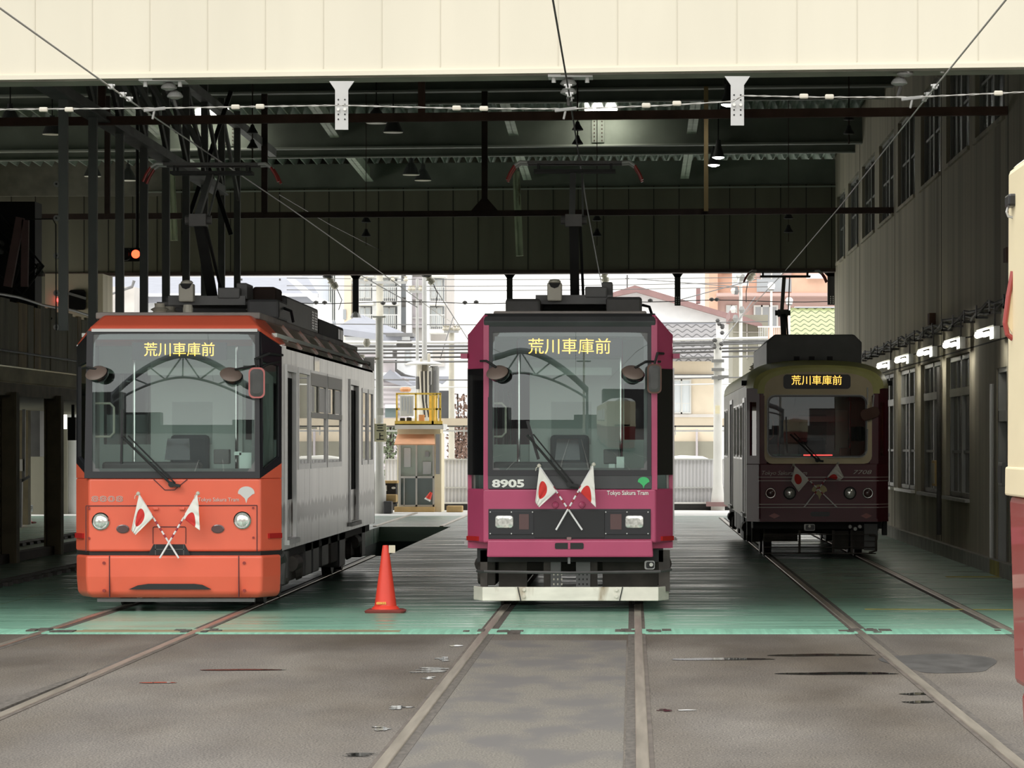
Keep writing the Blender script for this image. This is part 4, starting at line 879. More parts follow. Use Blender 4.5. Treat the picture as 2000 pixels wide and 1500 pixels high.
def round_lamp(t, x, z, r, y=0, lens='lens_clear', rim='chrome', name='headlight'):
    q = MB(); q.lathe((x, y, z), [(r*1.12,.03), (r*1.15,-.012), (r*1.0,-.022), (r*.98,-.005)], 26, 'y'); o = q.build(name, rim, t)
    q = MB(); q.lathe((x, y, z), [(r*.98,0), (r*.8,-.018), (r*.4,-.028), (.002,-.03)], 26, 'y'); q.build('lens', lens, o, smooth=True)
    return o
# ================= orange tram
t = thing('tram', 'orange fronted tram numbered 8808 with silver side, left of the traffic cone', 'tram', (-4.64, 34.6, 0), 'trams in the shed')
S = F/34.6; cx0 = VX-4.64*S
X = lambda px: (px-cx0)/S
Z = lambda py: CZ-(py-VY)/S
q = MB(); zprism(q, plan(), .615, Z(934)); nose = q.build('nose_panel', 'orange', t, .03, 3)
q = MB(); zprism(q, plan(.03), .575, .63); q.build('nose_gap', 'black_matte', t)
q = MB(); q.loft([[Vector((x,y,z)) for x, y in plan(f, hf, hw, CY, .4)] for f, hf, hw, z in ((.06,.84,.99,.143), (0,.88,1.03,.19), (-.03,.89,1.04,.36), (-.035,.89,1.04,.575))]); bump = q.build('bumper', 'orange', t, .025, 3)
for s in (-1, 1):
    q = MB(); q.box(s*.655-.004, s*.655+.004, -.042, 0, .155, .572); q.build('bumper_seam', 'maroon_deep', bump)
    for zz in (.22, .50):
        q = MB(); q.cyl((s*.71,-.045,zz), (s*.71,0,zz), .016, n=10); q.build('bolt', 'lens_red', bump)
q = MB(); q.slab(xz([(X(252),Z(1151)), (X(414),Z(1151)), (X(396),Z(1142)), (X(380),Z(1140)), (X(290),Z(1140)), (X(270),Z(1143))], -.044), (0,.02,0)); q.build('bumper_slot', 'black_matte', bump)
q = MB(); q.box(-.80, .80, .1, .18, .10, .135); q.build('under_plate', 'mid_grey', bump)
# hatch outlines on the nose, tow opening, lamps
def seam(par, pts, w=.008, y=-.004, m_='maroon_deep', name='panel_seam'):
    q = MB()
    for a, b in zip(pts, pts[1:]): q.bar((a[0],y,a[1]), (b[0],y,b[1]), w, .008)
    return q.build(name, m_, par)
seam(nose, [(X(168),Z(1077)), (X(168),Z(988)), (X(502),Z(987)), (X(502),Z(1077))])
seam(nose, [(X(299),Z(1062)), (X(299),Z(1031)), (X(301),Z(1029)), (X(361),Z(1029)), (X(363),Z(1031)), (X(363),Z(1062))], .006)
seam(nose, [(X(300),Z(936)), (X(322),Z(957)), (X(341),Z(957)), (X(366),Z(936))], .006)
q = MB(); q.slab(xz([(X(289),Z(1084)), (X(372),Z(1084)), (X(361),Z(1063)), (X(300),Z(1063))], -.006), (0,.004,0)); q.build('tow_opening', 'black', nose)
q = MB(); q.box(X(303), X(361), -.012, -.004, Z(1074), Z(1072)); q.box(X(303), X(305), -.012, -.004, Z(1084), Z(1063)); q.box(X(358), X(360), -.012, -.004, Z(1084), Z(1063)); q.build('tow_grille', 'gunmetal', nose)
for px in (304.5, 356):
    q = MB(); q.box(X(px)-.028, X(px)+.028, -.03, 0, Z(996), Z(991)); q.build('hatch_hinge', 'orange', nose, .006)
for px, py in ((174,993), (174,1051), (494.5,992), (495,1050)):
    q = MB(); q.cyl((X(px),-.012,Z(py)), (X(px),.01,Z(py)), .012, n=8); q.build('screw', 'lens_red', nose)
round_lamp(t, X(197), Z(1018), .078, -.004); round_lamp(t, X(473.5), Z(1016), .078, -.004)
for px in (240, 425.5):
    q = MB(); q.loft([xz([(X(px)+a*.066*k, Z(1033)+b*.044*k) for a, b in [(math.cos(2*math.pi*j/20), math.sin(2*math.pi*j/20)) for j in range(20)]], y) for k, y in ((1,.0), (1,-.01), (.8,-.014))]); q.build('marker_lamp', 'lens_dark', t)
for s in (-1, 1):
    a, b = pt(s,.35,.745), pt(s,.95,.745); d = Vector((s*.33,-.18,0))*.06
    q = MB(); q.slab([a+d, b+d, b+d+Vector((0,0,.05)), a+d+Vector((0,0,.05))], -d); q.build('corner_reflector', 'reflector_red', nose)
text('tram_number', '8808', .082, (X(209.5), -.004, Z(975)), 'line_silver', nose, width=62/S, sp=1.1, outline=.002)
text('tram_lettering', 'Tokyo Sakura Tram', .055, (X(427), -.004, Z(976)), 'line_silver', nose, width=80/S)
ginkgo(nose, X(481), Z(965), .15, 'logo_silver')
# windscreen
o = [(X(165),Z(934)), (X(508),Z(934)), (X(506),Z(646)), (X(169),Z(646))]; i_ = [(X(180),Z(921)), (X(498),Z(921)), (X(498),Z(652)), (X(181),Z(652))]
glazing(t, o, i_, 0, .05, 'windshield', rake=.02, z0=1.36)
q = MB(); q.ring([Vector((a,.004+.02*(b-1.36),b)) for a, b in i_], [Vector((a,.004+.02*(b-1.36),b)) for a, b in ((X(186),Z(915)), (X(491),Z(915)), (X(493),Z(663)), (X(185),Z(663)))], (0,.004,0)); q.build('windshield_border', 'mid_grey', t)
q = MB(); q.box(X(255), X(440), .10, .16, Z(703), Z(668)); s_ = q.build('destination_sign', 'black', t)
text('destination_lettering', '荒川車庫前', .15, (X(348), .095, Z(684)), 'led_amber', s_, width=138/S)
q = MB(); q.box(X(466), X(491), .06, .065, Z(918), Z(884)); q.box(X(456), X(470), .06, .065, Z(889), Z(882)); q.build('paper_slip', 'mint_light', t)
for s in (-1, 1):
    zb0, zb1 = Z(934), Z(905); zt0, zt1 = Z(648), 2.70
    A, B, C, D_ = pt(s,0,zb0), pt(s,1,zb1), pt(s,1,zt1,.02), pt(s,0,zt0,.02)
    a, b, c, d = pt(s,.12,zb0+.09), pt(s,.88,zb1+.07), pt(s,.88,zt1-.2), pt(s,.12,zt0-.30)
    off = Vector((-s*.03,.03,0)); q = MB(); q.ring([A,B,C,D_], [a,b,c,d], off); w = q.build('corner_window_frame', 'frame_black', t)
    q = MB(); q.add([a+off*.5, b+off*.5, c+off*.5, d+off*.5], [(0,1,2,3)]); q.build('corner_window', 'side_glass', w)
    q = MB(); q.slab([pt(s,.45,zb0+.02)+Vector((-s*.06,.07,0)), pt(s,.85,zb0+.1)+Vector((-s*.06,.07,0)), pt(s,.85,zt0-.45)+Vector((-s*.06,.07,0)), pt(s,.45,zt0-.35)+Vector((-s*.1,.12,0))], (0,.03,0)); q.build('corner_blind', 'mint_light', w)
    q = MB(); q.slab([pt(s,0,Z(934)), pt(s,1,Z(934)-.0), pt(s,1,zb1), pt(s,.5,(zb0+zb1)/2)], (0,.03,0)); q.build('corner_gusset', 'orange', t)
# roof cap and body
q = MB()
low = [(-HW,CY+.02,2.71), (-HF,.02,Z(647)), (HF,.02,Z(647)), (HW,CY+.02,2.71), (HW,.8,2.72), (-HW,.8,2.72)]
mid = [(-HW+.02,CY+.05,2.75), (-.85,.03,2.90), (.85,.03,2.90), (HW-.02,CY+.05,2.75), (HW-.01,.8,2.75), (-HW+.01,.8,2.75)]
top = [(-.80,.40,3.0), (-.74,.2,3.02), (.74,.2,3.02), (.80,.40,3.0), (.82,.8,3.0), (-.82,.8,3.0)]
q.loft([[Vector(p) for p in R] for R in (low, mid, top)]); q.build('roof_cap', 'orange', t, .03, 3)
q = MB(); q.bar((-.84,.0,Z(645)), (.84,.0,Z(645)), .02, .03); q.build('brow_strip', 'pole_white', t)
q = MB()
for s in (-1, 1): q.slab([Vector((s*HW,.8,2.72)), Vector((s*HW,12.6,2.72)), Vector((s*.82,12.6,3.0)), Vector((s*.82,.8,3.0))], (0,0,-.03))
for k in range(6):
    for s in (-1, 1): q.bar((s*HW,2.5+k*1.9,2.735), (s*.82,2.5+k*1.9,3.015), .02)
q.build('roof_shoulder', 'roof_brown', t)
q = MB(); q.box(-.84, .84, .25, 12.6, 2.98, 3.05); q.build('roof_deck', 'roof_grey', t, .015)
side_shell(t, .61, 2.72, .36, 12.95, [(2.1,3.35,1.46,2.5), (3.5,5.4,1.46,2.5), (5.6,7.5,1.46,2.5), (10.75,11.6,1.46,2.42), (11.8,12.6,1.46,2.42)], [(.75,1.7,.70,2.48), (8.7,10.0,.70,2.48)], 'steel_side', 'side_glass')
q = MB()
for a, b in ((3.5,5.4), (5.6,7.5)): q.box(HW-.002, HW+.012, a, b, 2.0, 2.06); q.box(HW-.002, HW+.012, a, b, 2.36, 2.5); q.box(HW-.004, HW+.006, (a+b)/2-.05, (a+b)/2+.05, 2.0, 2.4)
q.build('sash_bar', 'ivory_plastic', t)
for a, b in ((3.55,4.0), (4.6,5.3), (5.66,6.1), (6.7,7.4)): q = MB(); q.box(HW-.02, HW-.004, a, b, 2.07, 2.35); q.build('open_sash', 'black', t)
q = MB(); q.box(HW, HW+.006, 3.9, 4.5, 2.53, 2.69); q.build('side_display', 'black_glass', t)
q = MB(); q.box(-HW, HW, 12.9, 12.95, .6, 2.9); q.build('rear_wall', 'steel_side', t)
q = MB(); q.box(-.98, .98, .5, 12.9, .5, .62); q.build('underframe', 'black_matte', t)
wheelset(t, 2.3); wheelset(t, 10.4); underfloor(t, 3.6, 9.0, 11); underfloor(t, 11.6, 12.9, 4)
q = MB(); q.box(.80, 1.0, .42, .52, .2, .6); q.build('step_plate', 'mid_grey', t)
q = MB(); q.tube([(.98,.65,.58), (.98,.9,.5), (.96,.9,.25)], .07, 10); q.tube([(.97,1.3,.58), (.97,1.3,.3)], .06, 10); q.build('air_pipe', 'gunmetal', t)
pantograph(t, 3.1, 3.05, 4.80, 1.9, 4.10)
roof_box(t, -.7, .7, 4.3, 8.2, 3.05, 3.40); roof_box(t, -.68, .68, 8.5, 12.2, 3.05, 3.30, 'black_matte')
roof_box(t, .45, .80, 2.5, 3.4, 3.06, 3.28, 'dark_grey', False); roof_box(t, .40, .66, 3.5, 4.2, 3.05, 3.46, 'rust_dark', False)
q = MB(); q.tube([(.8,3.0,3.2), (.88,3.0,3.17), (.90,3.05,3.05)], .018, 6); q.build('roof_cable', 'black', t)
q = MB(); q.lathe((0.0-.1,1.8,3.05), [(.05,0), (.055,.1), (.045,.14)], 10); q.build('roof_vent', 'ivory_plastic', t)
cab(t, .80, 2.80)
dome_mirror(t, (X(192), -.14, Z(729)), math.radians(-14), [(X(160),.05,Z(719)), (X(175),-.1,Z(718)), (X(192),-.14,Z(722))])
dome_mirror(t, (X(454), -.14, Z(732)), math.radians(12), [(X(520),.12,Z(712)), (X(492),-.05,Z(716)), (X(462),-.14,Z(722))])
p = rect_mirror(t, (X(503.5), Z(748), -.10), 32/S, 60/S, 'rim_pink')
q = MB(); q.tube([(X(545),.34,Z(692)), (X(525),.05,Z(690)), (X(500),-.09,Z(702)), (X(503),-.07,Z(720))], .014, 6); q.tube([(X(540),.3,Z(705)), (X(520),.05,Z(712)), (X(508),-.06,Z(722))], .012, 6); q.build('mirror_arm', 'black_matte', p)
wiper(t, (X(336),Z(946)), (X(240),Z(853)), (X(240),Z(800)), (X(238),Z(906)), -.02)
# ================= magenta tram
t2 = thing('tram', 'magenta tram numbered 8905 with black headlight band, centre of the shed', 'tram', (-.635, 34.6, 0), 'trams in the shed'); t = t2
cx0 = VX-.635*S
def face(par, name, x0, x1, y0, y1, m_, y=0, th=.05, bev=.004):
    q = MB(); q.box(X(x0), X(x1), y, y+th, Z(y1), Z(y0)); return q.build(name, m_, par, bev)
q = MB(); zprism(q, plan(), .70, Z(955)); nose = q.build('nose_panel', 'magenta', t, .02, 3)
face(nose, 'number_band', 953, 1273, 928, 955, 'dark_grey', -.006, .03)
face(nose, 'headlight_band', 954, 1271, 994, 1053, 'frame_black', -.008, .03)
face(nose, 'centre_panel', 1044, 1181, 997, 1051, 'black', -.012, .03)
for px in (956, 1181.5):
    pw = face(nose, 'lamp_housing', px, px+(86 if px < 1000 else 89), 998, 1044, 'frame_black', -.02, .03)
    k = 985 if px < 1000 else 1239
    q = MB(); q.loft([xz(rrect(X(k), Z(1019), 36/S, 25/S, .03), -.018), xz(rrect(X(k), Z(1019), 34/S, 23/S, .03), -.034), xz(rrect(X(k), Z(1019), 22/S, 14/S, .02), -.04)]); h = q.build('headlight', 'lens_clear', pw)
    k = (1014,1033) if px < 1000 else (1192,1214); q = MB(); q.box(X(k[0]), X(k[1]), -.026, -.018, Z(1034), Z(1004)); q.build('tail_lamp', 'lens_dark', pw)
    q = MB()
    for a in (.02, .5, .98):
        for b in (1000, 1042): q.cyl((X(px+86*a), -.024, Z(b)), (X(px+86*a), -.018, Z(b)), .007, n=6)
    q.build('screw', 'alu', pw)
for px in (1085, 1137):
    q = MB(); q.lathe((X(px), 0, Z(986)), [(.035,0), (.03,-.03), (.012,-.04)], 12, 'y'); q.build('flag_socket', 'magenta', nose)
q = MB(); q.loft([xz([(X(951),Z(1088)), (X(1276),Z(1088)), (X(1274),Z(1055)), (X(953),Z(1055))], -.05), xz([(X(951),Z(1088)), (X(1276),Z(1088)), (X(1274),Z(1055)), (X(953),Z(1055))], .1)]); bump = q.build('bumper', 'magenta', t, .015)
q = MB(); q.slab(xz(rrect(X(1112), Z(1066), 56/S, 12/S, .015), -.056), (0,.01,0)); q.build('coupler_slot', 'black_matte', bump)
face(bump, 'slot_divider', 1109.5, 1114, 1060, 1072, 'magenta', -.06, .02, 0); face(bump, 'coupler_pin', 1109, 1114, 1088, 1101, 'mid_grey', -.02, .04, 0); face(bump, 'tow_eye', 1107, 1116, 1049, 1055, 'roof_red', -.03, .03)
text('tram_number', '8905', .105, (X(993), -.012, Z(945)), 'white_paint', nose, off=.004, width=63/S)
text('tram_lettering', 'Tokyo Sakura Tram', .06, (X(1226), -.004, Z(963)), 'white_paint', nose, off=.001, width=81/S)
ginkgo(nose, X(1257), Z(942), .105, 'green_logo', -.012)
for s in (-1, 1):
    a, b = (944, 955) if s < 0 else (1272, 1284)
    face(t, 'corner_pillar', a, b, 622, 957, 'magenta', 0, .08)
    q = MB(); q.slab([pt(s,0,Z(928)), pt(s,1,Z(928)), pt(s,1,Z(720)), pt(s,0,Z(720))], (-s*.03,.03,0)); w = q.build('corner_window', 'black_glass', t)
    q = MB(); q.slab([pt(s,0,Z(720)), pt(s,1,Z(720)), pt(s,1,Z(652)), pt(s,0,Z(614))], (-s*.04,.04,0)); q.build('corner_cap', 'magenta', t, .01)
    q = MB(); q.bar(pt(s,.95,Z(694)), pt(s,1,Z(694))+Vector((s*.06,0,0)), .09, .05); q.build('corner_lug', 'magenta', t)
    a, b = pt(s,.3,.72), pt(s,.95,.72); d = Vector((s*.33,-.18,0))*.06
    q = MB(); q.slab([a+d, b+d, b+d+Vector((0,0,.045)), a+d+Vector((0,0,.045))], -d); q.build('corner_reflector', 'reflector_red', nose)
    q = MB(); zprism(q, [(s*.60,.02), (s*1.03,.30), (s*1.03,.5), (s*.6,.5)], .64, .70); q.build('nose_lip', 'magenta', nose)
o = [(X(953),Z(929)), (X(1272),Z(929)), (X(1272),Z(638)), (X(953),Z(638))]; i_ = [(X(962),Z(918)), (X(1264),Z(918)), (X(1265),Z(649)), (X(962),Z(649))]
glazing(t, o, i_, 0, .05, 'windshield', rake=.015, z0=1.38)
q = MB(); q.ring([Vector((a,.004+.015*(b-1.38),b)) for a, b in i_], [Vector((a,.004+.015*(b-1.38),b)) for a, b in ((X(964),Z(914)), (X(1258),Z(914)), (X(1257),Z(657)), (X(966),Z(657)))], (0,.004,0)); q.build('windshield_border', 'mid_grey', t)
q = MB(); q.loft([[Vector((x,y,z)) for x, y in ((-.87,y0), (.87,y0), (.87,.5), (-.87,.5))] for y0, z in ((.02,Z(640)), (-.03,Z(628)), (.02,Z(618)), (.15,Z(611)))]); q.build('brow_visor', 'dark_grey', t, .01)
q = MB(); q.box(X(1010), X(1215), .10, .16, Z(696), Z(660)); s_ = q.build('destination_sign', 'black', t)
text('destination_lettering', '荒川車庫前', .17, (X(1112), .095, Z(678)), 'led_amber', s_, width=161/S)
q = MB(); q.box(X(1204), X(1219), .06, .065, Z(915), Z(892)); q.box(X(1189), X(1201), .06, .065, Z(916), Z(906)); q.build('paper_slip', 'mint_light', t)
q = MB()
for s in (-1, 1): q.slab([Vector((s*HW,.33,Z(652))), Vector((s*HW,12.6,Z(652))), Vector((s*.85,12.6,3.0)), Vector((s*.85,.1,3.0))], (0,0,-.03))
q.build('roof_shoulder', 'magenta', t)
q = MB(); q.box(-.78, .78, .18, 12.6, 2.98, 3.06); q.build('roof_deck', 'roof_grey', t, .015)
side_shell(t, .64, Z(652), .36, 12.95, [(2.1,3.35,1.46,2.45), (3.5,5.4,1.46,2.45), (5.6,7.5,1.46,2.45), (10.75,12.4,1.46,2.4)], [(.75,1.7,.70,2.44), (8.7,10.0,.70,2.44)], 'magenta', 'side_glass')
q = MB(); q.box(-HW, HW, 12.9, 12.95, .6, 2.9); q.build('rear_wall', 'magenta', t)
q = MB(); q.box(-.95, .95, .25, 12.9, .5, .66); q.build('underframe', 'black_matte', t)
wheelset(t, 2.3); wheelset(t, 10.4); underfloor(t, 3.6, 9.0, 21)
pantograph(t, 3.1, 3.06, 4.82, 2.4, 4.13)
roof_box(t, -.66, .66, 3.8, 8.0, 3.06, 3.32); roof_box(t, -.66, .66, 8.4, 12.0, 3.06, 3.3)
roof_box(t, .35, .74, 2.4, 3.6, 3.06, 3.30, 'gunmetal', False); roof_box(t, -.74, -.36, 2.4, 3.6, 3.06, 3.28, 'gunmetal', False)
q = MB(); q.tube([(.74,2.6,3.22), (.82,2.6,3.2), (.86,2.6,3.08)], .018, 6); q.build('roof_cable', 'black', t)
cab(t, .80, 2.80)
dome_mirror(t, (X(972), -.14, Z(728)), math.radians(-12), [(X(938),.02,Z(705)), (X(950),-.05,Z(705)), (X(970),-.13,Z(718))])
dome_mirror(t, (X(1236), -.14, Z(728)), math.radians(12), [(X(1290),.06,Z(706)), (X(1262),-.06,Z(706)), (X(1240),-.13,Z(719))])
p = rect_mirror(t, (X(1278), Z(740), -.10), 28/S, 58/S, 'rust')
q = MB(); q.tube([(X(1296),.12,Z(690)), (X(1284),-.06,Z(690)), (X(1278),-.08,Z(712))], .014, 6); q.build('mirror_arm', 'black_matte', p)
wiper(t, (X(1112),Z(946)), (X(1030),Z(850)), (X(1030),Z(822)), (X(1052),Z(897)), -.02)
# running gear and lifeguard at the front of the magenta tram
gf = sub('lifeguard', t)
q = MB(); rings = [[Vector((x, y, z)) for x, y in ((X(922),.34), (X(942),.05), (X(1286),.05), (X(1307),.34), (X(1305),.36), (X(1286),.10), (X(942),.10), (X(924),.36))] for z in (Z(1174), Z(1147))]; q.loft(rings); q.build('fender_plate', 'white_metal', gf, .006)
for px in (1014, 1213):
    s = 1 if px < 1100 else -1
    q = MB(); q.bar((X(px-3*s),.046,Z(1147)), (X(px+3*s),.046,Z(1174)), .008, .01); q.build('fender_seam', 'black_matte', gf)
    for py in (1152, 1165):
        q = MB(); q.cyl((X(px+9*s),.03,Z(py)), (X(px+9*s),.06,Z(py)), .018, n=8); q.build('fender_bolt', 'white_metal', gf)
q = MB(); q.tube([(X(930),.25,Z(1117)), (X(945),.1,Z(1117)), (X(1112),.02,Z(1119)), (X(1290),.1,Z(1117)), (X(1311),.25,Z(1114))], .016, 6); q.build('guard_bar', 'gunmetal', gf)
for px, w in ((943,14), (1294,14), (1305,8)): q = MB(); q.box(X(px)-w/S/2, X(px)+w/S/2, .25, .35, .2, .62); q.build('guard_stay', 'truck_brown', gf)
for a, b, m_, y in ((970,1026,'truck_brown',.55), (1060,1074,'truck_brown',.35), (1074,1094,'mid_grey',.33), (1124,1152,'mid_grey',.33), (1152,1166,'truck_brown',.35), (1176,1285,'truck_brown',.55)):
    q = MB(); q.box(X(a), X(b), y, y+.2, .2, .56); o = q.build('cross_member', m_, gf)
    if m_ == 'mid_grey':
        q = MB()
        for i in range(3):
            for j in range(3): q.box(X(a)+.025+i*.04, X(a)+.04+i*.04, y-.004, y, .26+j*.05, .28+j*.05)
        q.build('rivet_holes', 'ivory_plastic' if a < 1100 else 'black', o)
q = MB(); q.slab(xz(rrect(X(1269), Z(1105), 20/S, 17/S, .02), .2), (0,.05,0)); o = q.build('hose_coupling', 'galv', gf); q = MB(); q.slab(xz(rrect(X(1270), Z(1105), 16/S, 13/S, .02), .195), (0,.01,0)); q.build('coupling_recess', 'black', o); q = MB(); q.cyl((X(1272),.16,Z(1104)), (X(1272),.2,Z(1104)), .02, n=8); q.build('coupling_knob', 'white_paint', o)
# ================= maroon tram
t3 = thing('tram', 'dark maroon and cream tram numbered 7708 beside the right wall', 'tram', (2.745, 50.3, 0), 'trams in the shed'); t = t3
S = F/50.3; cx0 = VX+2.745*S
q = MB(); zprism(q, plan(), .575, Z(905)); nose = q.build('nose_panel', 'maroon', t, .02, 3)
for yy in (932, 939, 985, 991):
    face(nose, 'pin_stripe', 1484, 1716, yy-.7, yy+.7, 'line_silver', -.004, .01, 0)
    for s in (-1, 1):
        q = MB(); q.slab([pt(s,0,Z(yy+.7)), pt(s,1,Z(yy+.7)), pt(s,1,Z(yy-.7)), pt(s,0,Z(yy-.7))], (s*.004,-.003,0)) if s > 0 else q.slab([pt(s,0,Z(yy+.7)), pt(s,.1,Z(yy+.7)), pt(s,.1,Z(yy-.7)), pt(s,0,Z(yy-.7))], (s*.004,-.003,0)); q.build('pin_stripe', 'line_silver', nose)
text('tram_lettering', 'Tokyo Sakura Tram', .085, (X(1531), -.004, Z(924)), 'line_silver', nose, shear=.3, width=88/S)
text('tram_number', '7708', .085, (X(1683), -.004, Z(922.5)), 'line_silver', nose, shear=.25, width=36/S)
ginkgo(nose, X(1600.5), Z(960), .20, 'gold')
for px in (1542.5, 1660): round_lamp(t, X(px), Z(963), .082, -.004, rim='black')
for px in (1505, 1695): round_lamp(t, X(px), Z(963), .07, -.004, 'lens_dark', 'chrome', 'side_lamp')
for px in (1512.5, 1692):
    q = MB(); q.slab(xz([(X(px-11),Z(1007.5)), (X(px),Z(1002)), (X(px+11),Z(1007.5)), (X(px),Z(1013))], -.008), (0,.01,0)); q.build('diamond_reflector', 'lens_red', nose)
q = MB(); q.slab(xz(rrect(X(1602), Z(1004), 38/S, 9/S, .03), -.008), (0,.01,0)); q.build('coupler_slot', 'black', nose)
q = MB(); zprism(q, plan(-.03), .56, .60); q.build('lower_lip', 'maroon', nose)
# cream face around the windshield
o = rrect((X(1493)+X(1703))/2, (Z(906)+Z(728))/2, 210/S, 178/S, .12); i_ = rrect((X(1498)+X(1694))/2, (Z(894)+Z(771))/2, 196/S, 123/S, .11)
q = MB(); q.ring(xz(o, -.01), xz(i_, -.01), (0,.05,0)); fc = q.build('cab_face', 'cream', t)
i2 = rrect((X(1498)+X(1694))/2, (Z(894)+Z(771))/2, 188/S, 115/S, .10)
glazing(t, i_, i2, -.014, .04, 'windshield_dark', bow=.015)
q = MB(); q.ring(xz(i_, -.03), xz(rrect((X(1498)+X(1694))/2, (Z(894)+Z(771))/2, 193/S, 120/S, .105), -.03), (0,.01,0)); q.build('gasket_trim', 'galv', t)
for s in (-1, 1):
    face(t, 'corner_post', *((1484,1498) if s < 0 else (1698,1716)), 752, 906, 'maroon', 0, .1)
    q = MB(); A, B, C, D_ = pt(s,0,Z(906)), pt(s,1,Z(906)), pt(s,1,Z(756)), pt(s,0,Z(756)); a, b, c, d = pt(s,.25,Z(890)), pt(s,.75,Z(890)), pt(s,.75,Z(785)), pt(s,.25,Z(785)); off = Vector((-s*.03,.03,0))
    q.ring([A,B,C,D_], [a,b,c,d], off); w = q.build('corner_panel', 'maroon', t); q = MB(); q.add([a+off*.5, b+off*.5, c+off*.5, d+off*.5], [(0,1,2,3)]); q.build('corner_window', 'side_glass', w)
q = MB(); q.slab(xz(rrect(X(1595.5), Z(745.5), 131/S, 28/S, .05), -.03), (0,.1,0)); s_ = q.build('destination_sign', 'black', t)
text('destination_lettering', '荒川車庫前', .15, (X(1595), -.034, Z(744)), 'led_amber', s_, width=98/S)
# domed roof end in yellow green
def arch(w, z0, z1, y, n=10): return [Vector((w*math.sin(math.pi/2*k/n) if abs(k) < n else w*(1 if k > 0 else -1), y, z1-(z1-z0)*(abs(k)/n)**2.6)) for k in range(-n, n+1)]
q = MB(); R = []
for y, w, z0_, z1_ in ((-.01,.88,2.53,2.80), (.02,.96,2.55,2.87), (.33,1.05,2.55,2.93), (.8,1.06,2.6,2.96), (12.5,1.06,2.6,2.96)):
    R.append(arch(w, z0_, z1_, y)+[Vector((w, y, z0_-.02)), Vector((-w, y, z0_-.02))])
q.loft(R); q.build('roof_shell', 'yellow_green', t, smooth=True)
q = MB(); q.ring([p+Vector((0,-.02,0)) for p in arch(.90, 2.5, 2.83, 0)+[Vector((.9,0,2.45)), Vector((-.9,0,2.45))]], [p+Vector((0,-.02,0)) for p in arch(.80, 2.5, 2.77, 0)+[Vector((.8,0,2.45)), Vector((-.8,0,2.45))]], (0,.05,0)); q.build('roof_rim', 'yellow_green', t)
q = MB(); q.slab([p+Vector((0,-.018,0)) for p in arch(.81, 2.5, 2.775, 0)+[Vector((.81,0,2.42)), Vector((-.81,0,2.42))]], (0,.05,0)); q.build('brow_panel', 'cream', t)
side_shell(t, .6, 2.6, .36, 12.9, [(2.0,3.4,1.5,2.3), (3.6,5.0,1.5,2.3), (5.2,6.6,1.5,2.3), (10.2,11.0,1.5,2.3), (11.2,12.4,1.5,2.3)], [(.8,1.7,.66,2.35), (7.2,8.4,.66,2.4)], 'pale_side', 'side_glass')
q = MB()
for a, b in ((2.0,3.4), (3.6,5.0), (5.2,6.6), (10.2,11.0), (11.2,12.4)):
    for k in range(1, 4): q.box(-HW-.015, -HW, a+(b-a)*k/4-.03, a+(b-a)*k/4+.03, 1.5, 2.3)
q.build('window_post', 'pale_side', t)
q = MB(); q.box(-HW, HW, 12.85, 12.9, .6, 2.6); q.build('rear_wall', 'maroon', t)
q = MB(); q.box(-.95, .95, .3, 12.8, .45, .6); q.build('underframe', 'black_matte', t)
wheelset(t, 2.6); wheelset(t, 10.2); underfloor(t, 4, 9, 31)
q = MB(); zz = lambda y, z0_, z1_, w: [Vector((-w,y,z0_)), Vector((w,y,z0_)), Vector((w,y,z1_-.12)), Vector((w-.12,y,z1_)), Vector((-w+.12,y,z1_)), Vector((-w,y,z1_-.12))]
q.loft([zz(1.2,2.88,3.36,.72), zz(4.6,2.88,3.36,.72)]); q.build('roof_unit', 'mid_grey', t, .02); q = MB(); q.box(-.66, .66, 4.8, 8.4, 2.88, 3.3); q.build('roof_unit', 'mid_grey', t, .03)
for px in (1562, 1592, 1628):
    q = MB(); q.box(X(px)-.04, X(px)+.04, .9, 1.0, 2.93, 3.02); q.build('roof_bracket', 'black_matte', t)
pantograph(t, 11.0, 2.98, 4.82, 12.0, 4.1)
cab(t, .80, 2.42)
dm = sub('side_mirror', t); q = MB(); M = Matrix.Translation(Vector((X(1698), -.1, Z(808)))) @ Matrix.Rotation(math.radians(-18), 4, 'Y')
q.loft([[M @ Vector((a, y, b)) for a, b in rrect(0, 0, 38/S, 22/S, .07)] for y in (-.02, .03)]); q.build('mirror_body', 'rust', dm, .01)
q = MB(); q.tube([(X(1704),.1,Z(770)), (X(1706),-.06,Z(772)), (X(1703),-.1,Z(800))], .012, 6); q.tube([(X(1694),-.03,Z(757)), (X(1694),-.05,Z(790))], .01, 6); q.build('mirror_arm', 'galv', dm)
wiper(t, (X(1596),Z(899)), (X(1543),Z(848)), (X(1535),Z(814)), (X(1537),Z(884)), -.03)
q = MB(); q.box(X(1570), X(1583), .06, .09, Z(892), Z(888)); q.box(X(1587), X(1626), .06, .09, Z(892), Z(888)); q.build('led_strip', 'led_red', t)
q = MB(); q.tube([(X(1694),-.05,Z(838)), (X(1693),-.05,Z(880)), (X(1689),-.05,Z(886))], .01, 6); q.build('grab_rail', 'galv', t)
gf = sub('lifeguard', t)
q = MB()
for yy, w in ((1044,1), (1057,.7), (1069,1), (1081,1.3)): q.tube([(X(1492),.05,Z(yy)), (X(1690),.05,Z(yy)), (X(1712),.2,Z(yy+1))], .008*w, 6)
for px in (1492, 1562, 1628, 1664): q.bar((X(px),.06,Z(1036)), (X(px),.06,Z(1082)), .035 if px > 1500 else .012, .02)
q.tube([(X(1698),.1,Z(1045)), (X(1712),.1,Z(1047)), (X(1712),.1,Z(1076)), (X(1698),.1,Z(1080))], .02, 6); q.build('guard_frame', 'truck_brown', gf)
